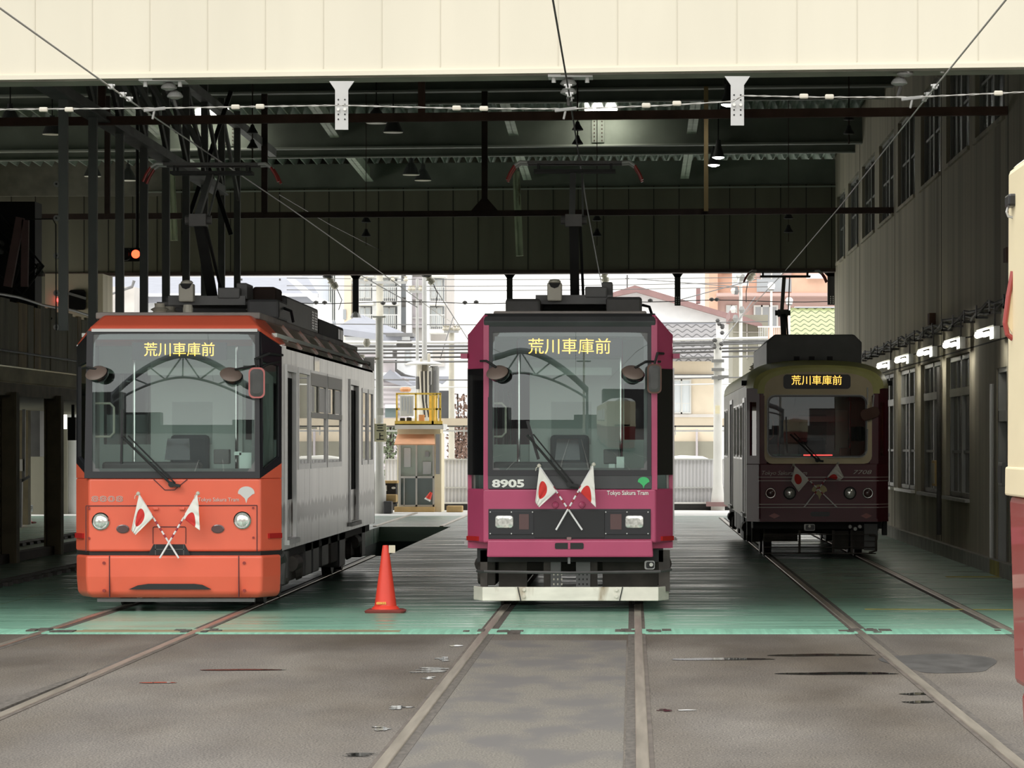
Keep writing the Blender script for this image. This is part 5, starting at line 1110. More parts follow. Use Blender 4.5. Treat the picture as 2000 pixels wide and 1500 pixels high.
q = MB(); q.cyl((X(1493),.35,Z(1050)), (X(1560),.35,Z(1050)), .06, n=10); q.build('air_tank', 'truck_brown', gf)
for a, b in ((1632,1660), (1668,1697)): q = MB(); q.box(X(a), X(b), .3, .5, Z(1074), Z(1038)); q.build('equipment_box', 'truck_brown', gf)
q = MB(); q.box(X(1690), X(1716), .25, .3, Z(1076), Z(1024)); q.build('guard_plate', 'mid_grey', gf)
for px, py in ((1661,1029), (1680,1029), (1671,1033)): q = MB(); q.cyl((X(px),.05,Z(py)), (X(px),.3,Z(py)), .027, n=10); q.build('hose_cap', 'galv', gf)
q = MB(); q.slab(xz(rrect(X(1581), Z(1030), 21/S, 13/S, .02), .0), (0,.05,0)); o = q.build('hose_coupling', 'galv', gf); q = MB(); q.slab(xz(rrect(X(1582), Z(1030), 17/S, 10/S, .02), -.005), (0,.01,0)); q.build('coupling_recess', 'black', o); q = MB(); q.cyl((X(1581),-.02,Z(1028)), (X(1581),.0,Z(1028)), .02, n=8); q.build('coupling_knob', 'white_paint', o)
for s in (-1, 1):
    q = MB(); q.box(*sorted((s*.98, s*1.04)), .4, .7, .35, .6); q.build('corner_step', 'black_matte', t)
    q = MB(); q.cyl((s*1.03,.5,Z(747)), (s*1.12,.5,Z(747)), .04, n=10); q.build('corner_lamp', 'black_matte', t)
# ================= cream and red tram at the right edge of the frame
t4 = thing('tram', 'cream over red tram cut off by the right frame edge', 'tram', (2.745, 4.2, 0), 'trams in the shed'); t = t4
L = 11.75
def outline(y, f): return [(-HW*f, y), (HW*f, y)]
def hull(q, z0, z1, w0, w1, c=.18):
    ring = lambda w, z: [Vector(p) for p in ((-w+c, 0, z), (w-c, 0, z), (w, c, z), (w, L-.55, z), (w-.5, L, z), (-w+.5, L, z), (-w, L-.55, z), (-w, c, z))]
    return q.loft([ring(w0, z0), ring(w1, z1)])
q = MB(); hull(q, .62, 1.47, 1.02, 1.045); q.build('lower_body', 'red_paint', t, .03)
q = MB(); hull(q, 1.47, 2.94, 1.055, 1.05); up = q.build('upper_body', 'cream_bright', t, .03)
q = MB(); hull(q, 1.47, 1.60, 1.065, 1.063); q.build('waist_band', 'cream_bright', t, .01)
q = MB(); hull(q, 2.94, 3.12, 1.05, .72); q.build('roof_shell', 'white_paint', t, .04)
q = MB(); hull(q, .20, .59, .97, .99); q.build('lower_skirt', 'red_paint', t, .03)
q = MB(); hull(q, .55, .64, .93, .93); q.build('skirt_gap', 'black', t)
q = MB(); q.box(-1.0, 1.0, .3, L-.3, .1, .2); q.build('underframe', 'black_matte', t)
for s in (-1, 1):
    for k in range(5):
        a = .9+k*1.75; q = MB(); q.ring([Vector((s*1.062,u,v)) for u, v in ((a,1.72),(a+1.45,1.72),(a+1.45,2.62),(a,2.62))], [Vector((s*1.062,u,v)) for u, v in ((a+.05,1.77),(a+1.4,1.77),(a+1.4,2.57),(a+.05,2.57))], (-s*.02,0,0)); w = q.build('window_frame', 'cream_bright', t); q = MB(); q.box(*sorted((s*1.052, s*1.056)), a+.05, a+1.4, 1.77, 2.57); q.build('window_pane', 'black_glass', w)
    q = MB(); q.box(*sorted((s*1.045, s*1.06)), 9.85, 9.88, .62, 2.94); q.build('body_seam', 'cream', t)
wheelset(t, 2.4); wheelset(t, 8.8)
q = MB(); q.lathe((-1.0, 10.55, .80), [(.03,-.05), (.05,0), (.02,.03)], 12, 'x'); q.build('side_knob', 'galv', t)
mp = sub('side_mirror', t); q = MB(); q.tube([(-1.05,11.0,2.47), (-1.07,11.0,2.36), (-1.085,11.0,2.24), (-1.075,11.0,2.19), (-1.05,11.0,2.17)], .012, 8); q.build('mirror_rim', 'red_paint', mp)
q = MB(); q.slab([Vector((-1.05,11.0,2.45)), Vector((-1.066,11.0,2.36)), Vector((-1.08,11.0,2.24)), Vector((-1.05,11.0,2.19))], (0,.02,0)); q.build('mirror_body', 'cream', mp)
ml = sub('marker_camera', t); q = MB(); q.box(-1.082, -1.04, 10.9, 11.05, 2.755, 2.81); q.build('camera_body', 'black', ml, .01); q = MB(); q.tube([(-1.07,11.0,2.76), (-1.078,11.0,2.735), (-1.07,11.0,2.715), (-1.05,11.0,2.71)], .006, 6); q.build('camera_cable', 'galv', ml)
# ---------------------------------------------------------------- crossed flags
flag_mat('flag_disc', .5, .5, .30, .30); flag_mat('flag_half', .92, .42, .34, .30); flag_mat('flag_mid', .45, .48, .29, .29)
def bez(A, B, C, D, u, v): return A*(1-u)*(1-v)+B*u*(1-v)+C*u*v+D*(1-u)*v
def hand_flag(D, p0, p1, quad, fm, label, grey=False, tip=None):
    a, b = P(*p0, D), P(*p1, D-.02); t = thing('hand_flag', label, 'flag', a, 'small crossed flags on the tram fronts')
    n = 9; r = .0095
    q = MB(); q.tube([Vector((0,0,0)), b-a], r, 8); pole = q.build('flag_pole', 'pole_white', t)
    for k in range(3, 7):
        u0, u1 = (k+.15)/n*.93, (k+.6)/n*.93; q = MB(); q.tube([(b-a)*u0, (b-a)*u1], r*1.12, 8); q.build('red_band', 'pole_red', pole)
    q = MB(); q.lathe((0,0,0), [(.004,-.02), (.02,-.008), (.022,.006), (.008,.022)], 10); q.build('pole_finial', 'ivory_plastic', t)
    q = MB(); q.tube([(0,0,0), (-.03,-.01,-.02), (-.035,-.01,-.05)], .004, 5); q.build('tie_cord', 'ivory_plastic', t)
    A, B, C, E = [P(*k, D-.03)-a for k in quad]
    g = 22; q = MB(); q.uv = []; vs = []
    for j in range(g+1):
        for i in range(g+1):
            u, v = i/g, j/g; p = bez(A, B, C, E, u, v); w = .022*math.sin(u*9+v*2)*(v*.9+.1); vs.append(p+Vector((0, -abs(w)-.004, 0))); q.uv.append((u, v))
    q.add(vs, [(j*(g+1)+i, j*(g+1)+i+1, (j+1)*(g+1)+i+1, (j+1)*(g+1)+i) for j in range(g) for i in range(g)])
    o = q.build('flag_cloth', fm, t); o.data.shade_smooth(); so = o.modifiers.new('cloth', 'SOLIDIFY'); so.thickness = .002
    return t
hand_flag(34.5, (270,964.5), (349,1090), ((271.5,966.5),(300,1010),(265,1045),(257,1036)), 'flag_mid', 'red disc flag on the left pole at the orange tram')
hand_flag(34.45, (386.5,964), (312,1090), ((385.5,966),(357,1012),(391,1036),(388,985)), 'flag_half', 'half furled red disc flag on the right pole at the orange tram')
hand_flag(34.5, (1053,910), (1137,1035), ((1053.5,912),(1087,960),(1053,991),(1045.5,981)), 'flag_mid', 'red disc flag on the left pole at the magenta tram')
hand_flag(34.45, (1159.5,907.5), (1086,1035), ((1159,910),(1130,958),(1164,991),(1160.5,937)), 'flag_half', 'half furled red disc flag on the right pole at the magenta tram')
hand_flag(50.24, (1550,908.5), (1634.5,991), ((1552,912),(1579.5,938),(1559.5,961),(1545,940)), 'flag_mid', 'red disc flag on the left pole at the maroon tram')
hand_flag(50.2, (1637,905), (1570,991), ((1636.5,907),(1615,932),(1641,938),(1648,932)), 'flag_half', 'small bunched flag on the right pole at the maroon tram')
# ---------------------------------------------------------------- traffic cones
def cone(px, py, D, h, label, mark):
    c = P(px, py, D); c.z = .0 if D < 80 else c.z; t = thing('traffic_cone', label, 'traffic cone', c, 'red traffic cones'); k = h/.70
    q = MB(); q.loft([[Vector((a*k, b*k, z*k)) for a, b in rrect(0,0,w,w,.05)] for z, w in ((.0,.40), (.02,.42), (.035,.36))]); q.build('cone_base', 'cone_base', t)
    q = MB(); q.lathe((0,0,0), [(.15*k,.03*k), (.135*k,.055*k), (.115*k,.07*k), (.033*k,.68*k), (.028*k,.70*k)], 28); q.build('cone_body', 'cone_red', t, smooth=True)
    if mark:
        text('cone_lettering', '0E0032', .034*k, (-.035, -.118*k, .10*k), 'yellow', t, off=.001)
        q = MB(); q.box(.035, .10, -.03, -.02, .62*k, .70*k); q.build('paper_tag', 'stucco_cream', t)
    return t
cone(753, 1196, CZ*F/(1196-VY), .68, 'red traffic cone on the green floor between the orange and magenta trams', True)
cone(50, 1026, CZ*F/(1022-VY), .70, 'small red traffic cone by the columns under the left platform', False)
# ---------------------------------------------------------------- beyond the rear opening
def bx(par, name, rect, D, d, mt, bev=0):
    q = MB(); q.pbox(*rect, D, d); return q.build(name, mt, par, bev)
def poly(par, name, pts, D, d, mt):
    q = MB(); q.slab([P(x, y, D) for x, y in pts], (0, d, 0)); return q.build(name, mt, par)
def slope(par, name, pts, mt, th=.15):     # pts: (px, py, D) corner points
    q = MB(); q.slab([P(*p) for p in pts], (0, 0, -th)); return q.build(name, mt, par)
def win(par, rect, D, pane='pane_pale', frame='alu', bars=1, sill=False):
    x0, y0, x1, y1 = rect; q = MB(); a, b = P(x0, y1, D-.06), P(x1, y0, D-.06); t = (b.x-a.x)*.06+.01
    o = [(a.x,a.z),(b.x,a.z),(b.x,b.z),(a.x,b.z)]; i_ = [(a.x+t,a.z+t),(b.x-t,a.z+t),(b.x-t,b.z-t),(a.x+t,b.z-t)]
    q.ring(xz(o, D-.06), xz(i_, D-.06), (0,.05,0))
    for k in range(1, bars+1): x = a.x+(b.x-a.x)*k/(bars+1); q.box(x-t/2, x+t/2, D-.06, D-.02, a.z, b.z)
    w = q.build('window_frame', frame, par); q = MB(); q.box(a.x+t/2, b.x-t/2, D-.03, D-.01, a.z+t/2, b.z-t/2); q.build('window_pane', pane, w); return w
def building(label, cat='building', group='buildings beyond the yard', D=100): return thing('building', label, cat, (0,0,0), group)
def to_ground(x0, x1, y0, D): return (x0, y0, x1, VY+CZ*F/D)
# white house behind the orange tram
b = building('white house with a flat eave behind the orange tram roof equipment')
bx(b, 'wall', to_ground(205,612,575,112), 112, 7, 'stucco_white'); slope(b, 'roof', ((195,574,111.5),(622,574,111.5),(600,541,117),(215,541,117)), 'roof_blue', .3); bx(b, 'eave', (197,573,620,579), 111.3, .8, 'stucco_white')
bx(b, 'side_wing', (210,560,262,640), 110, 1.5, 'stucco_beige'); q = MB(); q.tube([P(262,548,109.8), P(258,560,109.8), P(216,575,109.8), P(216,660,109.8)], .05, 6); q.build('drainpipe', 'mid_grey', b)
poly(b, 'gable', ((560,545),(575,545),(625,585),(610,588)), 110.5, .6, 'stucco_white')
for k in range(4): bx(b, 'snow_guard', (320+k*75,544,323+k*75,548), 114, .1, 'gunmetal')
# blue grey building with vertical louvres
b = building('blue grey building with a tall dark louvre beside the flats'); bx(b, 'wall', to_ground(590,662,505,135), 135, 8, 'stucco_blue'); l = bx(b, 'louvre_recess', (642,520,657,625), 134.8, .3, 'pane_deep')
for k in range(4): bx(b, 'louvre_bar', (643+k*3.8,520,644.4+k*3.8,628), 134.6, .15, 'alu')
bx(b, 'white_pier', to_ground(656,676,505,134), 134, 2, 'stucco_white')
# block of flats
b = building('beige block of flats with stacked balconies left of the magenta tram'); D = 130
bx(b, 'wall', to_ground(674,838,490,D), D, 9, 'stucco_beige'); bx(b, 'end_wall', to_ground(836,872,490,D+1), D+1, 6, 'stucco_beige')
for x0, x1 in ((727,738), (776,783), (793,804), (829,839)): bx(b, 'white_pier', to_ground(x0,x1,490,D-.6), D-.6, .8, 'stucco_white')
bx(b, 'pale_pier', (672,500,686,700), D-.5, .6, 'stucco_cream'); bx(b, 'side_window', (670,604,676,624), D-.55, .1, 'pane_mid')
for y in (530, 585, 640):
    for x0, x1 in ((698,728), (745,776), (838,868)):
        s_ = bx(b, 'balcony_slab', (x0-1,y+3,x1+1,y+10), D-1.6, 1.6, 'concrete_light'); bx(b, 'balcony_recess', (x0,y-46,x1,y+2), D-.1, .2, 'pane_mid')
        q = MB()
        for k in range(9): q.pbox(x0+(x1-x0)*k/8-.4, y-24, x0+(x1-x0)*k/8+.4, y+3, D-1.55, .04)
        q.pbox(x0, y-26, x1, y-24, D-1.55, .05); q.build('balcony_rail', 'alu', s_); win(b, (x0+3,y-40,x1-4,y-2), D-.15, 'pane_pale')
    bx(b, 'stair_window', (783,y-40,793,y-4), D-.2, .1, 'pane_mid'); bx(b, 'stair_window', (805,y-44,829,y), D-.2, .1, 'lilac_siding'); bx(b, 'stair_rail', (805,y-20,829,y-18), D-.3, .1, 'alu')
# house with a grey blue hipped roof in front of the flats
b = building('low house with a pale blue hipped roof before the flats'); D = 108
slope(b, 'roof', ((655,640,D),(742,652,D),(708,616,D+3.5),(702,614,D+3.5)), 'roof_blue', .2); slope(b, 'roof_side', ((738,652,D),(816,661,D+1),(708,615,D+3.6)), 'roof_blue', .2)
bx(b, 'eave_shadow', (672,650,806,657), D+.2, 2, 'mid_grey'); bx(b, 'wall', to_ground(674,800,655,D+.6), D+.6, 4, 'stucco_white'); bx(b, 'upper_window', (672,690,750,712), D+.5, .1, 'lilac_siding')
# lower houses behind the booth
b = building('lilac sided house behind the booth and pale pole'); D = 100
bx(b, 'wall', to_ground(745,790,738,D), D, 2, 'siding'); poly(b, 'gable', ((742,740),(762,722),(800,752),(790,756)), D-.2, 2, 'roof_blue'); bx(b, 'brown_panel', (745,702,770,727), D-.1, .3, 'lilac_siding'); bx(b, 'balcony_cap', (745,698,772,702), D-.4, .6, 'stucco_white'); bx(b, 'white_band', (752,790,775,797), D-.2, .2, 'stucco_white'); bx(b, 'dark_window', (752,797,776,815), D-.1, .2, 'pane_deep')
b = building('white house with dark gutters right of the booth tower'); D = 104
bx(b, 'wall', to_ground(770,905,672,D), D, 4, 'stucco_white'); win(b, (790,683,802,712), D, 'pane_pale', bars=0); bx(b, 'beige_panel', (845,685,868,716), D-.1, .2, 'stucco_beige')
q = MB(); q.tube([P(771,682,D-.2), P(771,722,D-.2), P(790,735,D-.2), P(818,742,D-.2)], .07, 6); q.build('gutter', 'gunmetal', b); slope(b, 'lower_roof', ((772,742,D-1),(830,748,D-1),(818,722,D+1),(785,720,D+1)), 'roof_blue', .12); poly(b, 'porch_roof', ((850,735),(880,735),(862,750),(845,742)), D-.8, .6, 'roof_blue')
bx(b, 'flat_board', (856,763,878,818), D-4, .2, 'dark_grey')
# white gabled building with a red roof edge
b = building('large white gabled building with a dusty red roof edge right of the magenta tram'); D = 128
poly(b, 'gable_wall', ((1110,600),(1165,580),(1243,562),(1430,620),(1430,720),(1110,720)), D, 9, 'stucco_white'); poly(b, 'roof_edge', ((1240,557),(1243,570),(1484,640),(1490,632)), D-.6, 10, 'roof_red'); poly(b, 'roof_edge_left', ((1240,557),(1170,580),(1176,584),(1243,570)), D-.6, 10, 'roof_red')
bx(b, 'lower_wall', to_ground(1100,1432,700,D+.1), D+.1, 8, 'stucco_white'); bx(b, 'chimney', (1360,563,1368,592), D+.5, .7, 'roof_red'); q = MB(); q.bar(P(1225,537,D), P(1225,572,D), .05); q.bar(P(1221,544,D), P(1229,544,D), .04); q.build('aerial', 'gunmetal', b)
# olive sided bay next to it
b = building('olive sided upper storey under the end of the red roof'); D = 118
bx(b, 'wall', to_ground(1431,1500,615,D), D, 5, 'olive_siding')
for y in (648, 686): bx(b, 'siding_line', (1432,y,1490,y+1.2), D-.05, .1, 'stucco_beige')
bx(b, 'siding_post', (1458,622,1460,700), D-.05, .1, 'stucco_beige'); poly(b, 'roof', ((1426,606),(1488,632),(1490,640),(1426,622)), D-.5, 5, 'roof_red')
# cream house with grey tiles
b = building('cream house with grey wavy roof tiles right of the magenta tram'); D = 106
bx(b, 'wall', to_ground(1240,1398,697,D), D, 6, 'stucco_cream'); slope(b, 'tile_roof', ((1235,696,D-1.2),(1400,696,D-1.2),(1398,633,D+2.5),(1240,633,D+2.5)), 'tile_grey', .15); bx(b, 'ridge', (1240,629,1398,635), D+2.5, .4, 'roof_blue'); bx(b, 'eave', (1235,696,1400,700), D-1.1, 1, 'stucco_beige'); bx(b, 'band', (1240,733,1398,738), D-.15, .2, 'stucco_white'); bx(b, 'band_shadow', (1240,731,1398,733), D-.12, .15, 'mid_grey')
w = win(b, (1312,741,1350,808), D-.05, 'pane_pale', bars=1); q = MB()
for k in range(6): q.pbox(1316+k*5.5, 788, 1316.9+k*5.5, 806, D-.5, .03)
q.pbox(1315, 787, 1347, 788.4, D-.5, .04); q.build('window_rail', 'alu', w); bx(b, 'sill_course', (1300,809,1398,815), D-.1, .2, 'stucco_beige')
# salmon flats
b = building('salmon coloured block of flats behind the maroon tram'); D = 150
bx(b, 'wall', to_ground(1385,1660,500,D), D, 9, 'salmon'); bx(b, 'left_pier', (1385,510,1402,700), D-.4, .5, 'salmon')
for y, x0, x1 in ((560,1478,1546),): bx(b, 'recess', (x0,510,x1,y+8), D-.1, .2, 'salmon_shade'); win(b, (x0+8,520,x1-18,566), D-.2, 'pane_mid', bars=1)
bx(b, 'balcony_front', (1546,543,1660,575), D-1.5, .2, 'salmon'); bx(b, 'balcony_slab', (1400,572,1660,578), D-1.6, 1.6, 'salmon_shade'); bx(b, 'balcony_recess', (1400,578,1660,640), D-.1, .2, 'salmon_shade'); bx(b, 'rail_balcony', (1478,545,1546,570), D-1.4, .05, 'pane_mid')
win(b, (1408,522,1428,534), D-.1, 'pane_mid'); win(b, (1418,596,1440,615), D-.1, 'pane_pale'); win(b, (1472,596,1520,640), D-.2, 'pane_mid', bars=2)
bx(b, 'laundry_board', (1430,533,1462,558), D-1.7, .1, 'stucco_white'); bx(b, 'white_shutter', (1575,534,1610,544), D-1.7, .1, 'stucco_white')
# green tiled house
b = building('house with pale green wavy roof tiles beside the end of the right wall'); D = 116
slope(b, 'tile_roof', ((1540,690,D-1.5),(1650,690,D-1.5),(1650,606,D+3),(1543,606,D+3)), 'tile_green', .15); bx(b, 'ridge', (1541,601,1650,609), D+3, .4, 'tile_green'); bx(b, 'ridge_cap', (1552,599,1650,602), D+3, .3, 'stucco_white'); bx(b, 'wall', to_ground(1545,1650,688,D), D, 5, 'stucco_white')
# terrace railing and globe lamps
t = thing('terrace_railing', 'white railing below the salmon flats', 'railing'); q = MB(); D = 117.2
for k in range(16): q.pbox(1482+k*3.4, 640, 1483+k*3.4, 690, D, .05)
q.pbox(1480, 637, 1536, 639.5, D, .08); q.pbox(1480, 662, 1536, 663, D, .05); q.build('rails', 'white_paint', t); bx(t, 'parapet', to_ground(1478,1537,688,D), D, .3, 'stucco_white')
for px, py, yb, lab in ((1506.5,559,690,'white globe street lamp, taller of the pair before the salmon flats'), (1541.5,588,690,'white globe street lamp, lower of the pair before the salmon flats')):
    c = P(px, py, 113.5); t = thing('globe_lamp', lab, 'street lamp', c, 'globe street lamps'); q = MB(); q.lathe((0,0,0), [(.05,-.12), (.10,-.1), (.125,0), (.12,.06), (.08,.11), (.01,.13)], 16); q.build('globe', 'white_paint', t, smooth=True)
    q = MB(); q.lathe((0,0,0), [(.085,-.14), (.1,-.08), (.06,-.02)], 12); q.build('collar', 'mid_grey', t); q = MB(); q.cyl((0,0,-.1), (0,0,-c.z), .035, n=8); q.build('post', 'white_paint', t)
# ---------------------------------------------------------------- booth with yellow cage
D = 86; t = thing('signal_booth', 'small glazed booth with an orange awning at the back of the yard', 'booth', P(815, 1000, D)); o0 = P(815,1000,D)
def bb(name, rect, D_, d, mt, par=t, bev=0):
    q = MB(); q.pbox(*rect, D_, d); q.v = [tuple(Vector(v)-o0) for v in q.v]; return q.build(name, mt, par, bev)
bb('body', (776,838,860,995), D+.15, 1.3, 'booth_cream'); bb('front_recess', (778,868,848,990), D+.1, .1, 'pane_green')
bb('side_panel', (848,846,862,1000), D, 1.4, 'booth_cream'); bb('side_window', (851,848,859,926), D-.03, .1, 'pane_mid'); bb('roof_slab', (771,828,866,838), D-.3, 1.8, 'concrete_light'); bb('base_step', (770,990,848,1000), D-.25, .5, 'timber')
fr = bb('door_frame', (778,868,782.5,992), D, .12, 'alu')
for r in ((811.5,868,815,990), (845,868,848.5,990), (780,930,848,934), (780,986,848,990), (780,866,848,869), (788.5,934,790,988)): bb('frame_bar', r, D-.01, .1, 'alu', fr)
bb('door_pane', (782,934,812,987), D+.05, .03, 'pane_deep'); bb('door_pane', (815,934,845,987), D+.05, .03, 'pane_deep'); bb('curtain', (789,875,802,912), D+.07, .02, 'pane_pale'); bb('poster', (826,902,842,926), D+.07, .02, 'pane_pale'); bb('notice', (830,882,838,892), D+.07, .02, 'pane_mid')
q = MB(); q.slab([P(x,y,d)-o0 for x, y, d in ((770,867,D-.6),(850,867,D-.6),(848,848,D+.1),(776,848,D+.1))], (0,0,-.03)); q.build('awning', 'awning', t)
t = thing('yellow_cage', 'yellow guard cage with a white notice board on the booth roof', 'cage', P(815, 828, D)); o0 = P(815,828,D)
q = MB()
for d in (-.25, .9):
    for x in (775, 812, 846, 853, 860): q.bar(P(x,828,D+d)-o0, P(x,769,D+d)-o0, .045)
    for y in (769, 799, 827): q.bar(P(774,y,D+d)-o0, P(861,y,D+d)-o0, .045)
for x in (775, 860):
    for y in (769, 799, 827): q.bar(P(x,y,D-.25)-o0, P(x,y,D+.9)-o0, .045)
q.build('cage_frame', 'yellow', t)
bb('yellow_ladder', (843,770,847,828), D-.3, .06, 'yellow', t); bb('yellow_locker', (838,772,850,825), D+.1, .3, 'yellow', t); bb('floor_beam', (771,822,864,830), D-.3, .1, 'yellow', t)
nb = bb('notice_board', (781,772,808,813), D-.4, .05, 'white_paint', t, .02); q = MB()
random.seed(2)
for k in range(4): q.pbox(785+k*5.5, 776, 786.2+k*5.5, 808-random.uniform(0,6), D-.41, .01)
q.v = [tuple(Vector(v)-o0) for v in q.v]; q.build('notice_lettering', 'stucco_blue', nb)
for r in ((781,816,790,826), (794,815,803,827)): bb('winch_motor', r, D-.1, .3, 'rubber', t, .02)
bb('coil_box', (818,810,828,826), D-.1, .3, 'awning', t)
t = thing('bell_housing', 'dusty red bell housing peeking over the yellow cage', 'bell', P(792, 765, D+.5)); q = MB(); q.lathe((0,0,0), [(.12,0), (.15,.06), (.10,.12)], 12); q.build('housing', 'awning', t)
# red cone shaped hood hanging at the booth corner
t = thing('hanging_cone', 'red and white cone leaning at the booth door', 'traffic cone', P(836, 974, D-.5)); q = MB(); q.tube([(0,0,0), (.08,0,.16)], [.075,.035], 14); q.build('cone_body', 'cone_red', t); q = MB(); q.tube([(-.02,0,-.04), (0,0,0)], [.085,.075], 14); q.build('white_rim', 'white_paint', t)
# large concrete pole with hood behind the booth
t = thing('equipment_pole', 'thick concrete pole with a flat hood and transformers behind the booth', 'pole', P(830, 990, 90)); o0 = P(830,990,90); D = 90
q = MB(); q.cyl(Vector((0,0,-P(830,990,90).z)), P(826,713,D)-o0, .17, .155, 20); q.build('pole', 'concrete_pole', t)
q = MB(); q.cyl(P(829,713,D)-o0, P(829,540,D)-o0, .07, .06, 12); q.cyl(P(834,735,D)-o0, P(834,690,D)-o0, .05, .05, 10); q.build('upper_mast', 'galv', t)
q = MB(); c = P(828,713,D)-o0; q.lathe(c, [(.48,0), (.50,.03), (.42,.07), (.2,.12)], 24); q.build('hood', 'alu', t)
for x0, y0, x1, y1 in ((836,717,843,752), (846,722,852,775), (812,735,818,760), (820,700,824,740), (835,690,840,715)): bb('fitting', (x0,y0,x1,y1), D-.35, .25, random.choice(('concrete_light','porcelain','mid_grey')), t, .02)
q = MB(); q.lathe(P(849,745,D)-o0+Vector((0,-.2,0)), [(.11,-.45), (.13,-.4), (.13,.35), (.1,.4)], 14); q.build('transformer', 'porcelain_grey', t)
for k in range(6): q = MB(); q.tube([P(820+k*4,725,D-.4)-o0, P(822+k*3.5,770+k*6,D-.45)-o0, P(826+k*4,815,D-.5)-o0], .02, 6); q.build('cable', 'rubber' if k % 2 else 'porcelain', t)
# other poles
def pole(px, y0, y1, D, r, label, mt='concrete_light', flare=0, cross=()):
    b0 = P(px, y1, D); t = thing('utility_pole', label, 'pole', b0, 'poles beyond the rear opening'); h = P(px, y0, D).z-b0.z
    q = MB(); q.lathe((0,0,0), [(r*(1+flare),0), (r*(1+flare),h*.01), (r,h*.13), (r*.85,h)], 16) if flare else q.cyl((0,0,0), (0,0,h), r, r*.8, 14); q.cyl((0,0,-b0.z), (0,0,.02), r*(1+flare), None, 14); q.build('shaft', mt, t, smooth=True)
    for y, w in cross:
        z = P(px, y, D).z-b0.z; q = MB(); q.bar((-w,-.12,z), (w,-.12,z), .07); q.build('cross_arm', 'galv', t)
        for s in (-1, -.5, .5, 1): q = MB(); q.lathe((s*w*.95,-.12,z), [(.05,.03), (.07,.08), (.03,.12), (.06,.16)], 10); q.build('pin_insulator', 'porcelain', t)
    return t
p = pole(741, 620, 962, 84, .105, 'pale square-topped pole right of the orange tram rear', flare=.6)
q = MB(); q.box(-.16, .16, -.12, .12, 4.3, 4.34); q.build('cap', 'concrete_light', p); q = MB(); q.pbox(737,797,749,811,83.8,.03); q.v = [tuple(Vector(v)-P(741,962,84)) for v in q.v]; n_ = q.build('plate', 'white_paint', p)
q = MB(); q.bar((-.35,-.1,P(0,705,84).z-P(0,962,84).z), (.0,-.1,P(0,700,84).z-P(0,962,84).z), .05); q.lathe((-.3,-.15,P(0,670,84).z-P(0,962,84).z), [(.05,-.1), (.1,0), (.06,.1)], 10); q.lathe((-.25,-.15,P(0,708,84).z-P(0,962,84).z), [(.06,-.1), (.12,0), (.07,.1)], 10); q.lathe((-.45,-.15,P(0,705,84).z-P(0,962,84).z), [(.1,-.2), (.1,.15)], 10); q.build('line_fitting', 'porcelain', p)
pole(882, 640, 985, 93, .09, 'thin utility pole close left of the magenta tram', 'concrete_pole', cross=((648,.2),))
pole(741.5, 500, 985, 92, .11, 'upper utility pole standing behind the pale pole', 'concrete_pole', cross=((552,.75),))
pole(815, 545, 990, 91.5, .05, 'steel conduit mast left of the thick concrete pole', 'galv', cross=((570,.2),))
p = pole(1402, 660, 985, 88, .12, 'white pole with flared foot left of the maroon tram', 'concrete_light', flare=.5)
q = MB(); z0_ = P(0,985,88).z; q.pbox(1397,792,1406,808,87.8,.03); q.v = [tuple(Vector(v)-P(1402,985,88)) for v in q.v]; q.build('plate', 'signboard', p)
q = MB()
for y in (705, 722, 738): q.box(-.16, .16, -.16, .16, P(0,y+3,88).z-z0_, P(0,y-3,88).z-z0_)
q.bar((0,-.1,P(0,735,88).z-z0_), (.28,-.1,P(0,735,88).z-z0_), .05); q.bar((0,-.1,P(0,742,88).z-z0_), (.28,-.1,P(0,735,88).z-z0_), .04); q.build('clamp_band', 'porcelain_grey', p)
q = MB(); zt = P(0,660,88).z-z0_; random.seed(4)
for k in range(12): q.lathe((random.uniform(-.14,.14), random.uniform(-.2,.1), zt-.1+random.uniform(-.35,.6)), [(.03,-.05), (.06,0), (.03,.05)], 8)
q.build('line_fitting', 'gunmetal', p); q = MB(); q.box(-.3, .25, -.3, .3, -.05, .06); q.build('foot_block', 'roof_red', p)
# hanging stop sign by the pale pole
t = thing('stop_sign', 'cream sign with large black characters beside the pale pole', 'sign', P(744, 845, 83.2)); q = MB(); q.box(-.22, .13, 0, .04, -.22, .22); q.build('board', 'signboard', t, .01)
text('sign_lettering', '三\n上', .19, (-.02, -.004, -.005), 'ink', t, line=1.1, off=.004)
q = MB(); q.bar((0,.03,.2), (0,.4,.25), .03); q.build('arm', 'galv', t)
# black kiosk base with symbols, blocks, bench pieces
t = thing('black_cabinet', 'low black cabinet with a white square mark left of the booth', 'cabinet', P(755, 985, 84.5)); o0 = P(755,985,84.5)
bb('body', (733,943,774,985), 84.5, .6, 'black_matte', t, .02); bb('top_edge', (733,939,775,944), 84.4, .8, 'timber', t)
m_ = bb('square_mark', (745.5,948,755.5,959), 84.47, .03, 'white_paint', t); bb('square_mark_sign', (748.5,951,752.5,956), 84.45, .02, 'ink', m_)
q = MB(); c = P(768.5,953,84.46)-o0; q.slab([c+Vector((a*.05,0,b*.028)) for a, b in [(math.cos(k*math.pi/8), math.sin(k*math.pi/8)) for k in range(16)]], (0,.03,0)); q.build('oval_mark', 'white_paint', t)
for rect, mt, lab, dd in (((749,979,765,1003),'dark_grey','dark cube block before the black cabinet',83.6), ((747,966,774,981),'timber','yellow timber baulk leaning by the black cabinet',84.0), ((872,988,903,1000.5),'timber','timber baulk on the ground left of the magenta tram',85.5)):
    q = MB(); q.pbox(*rect, dd, .5); tag(q.build('sleeper_block', mt, None, .02), lab, 'block', 'blocks and baulks by the booth')
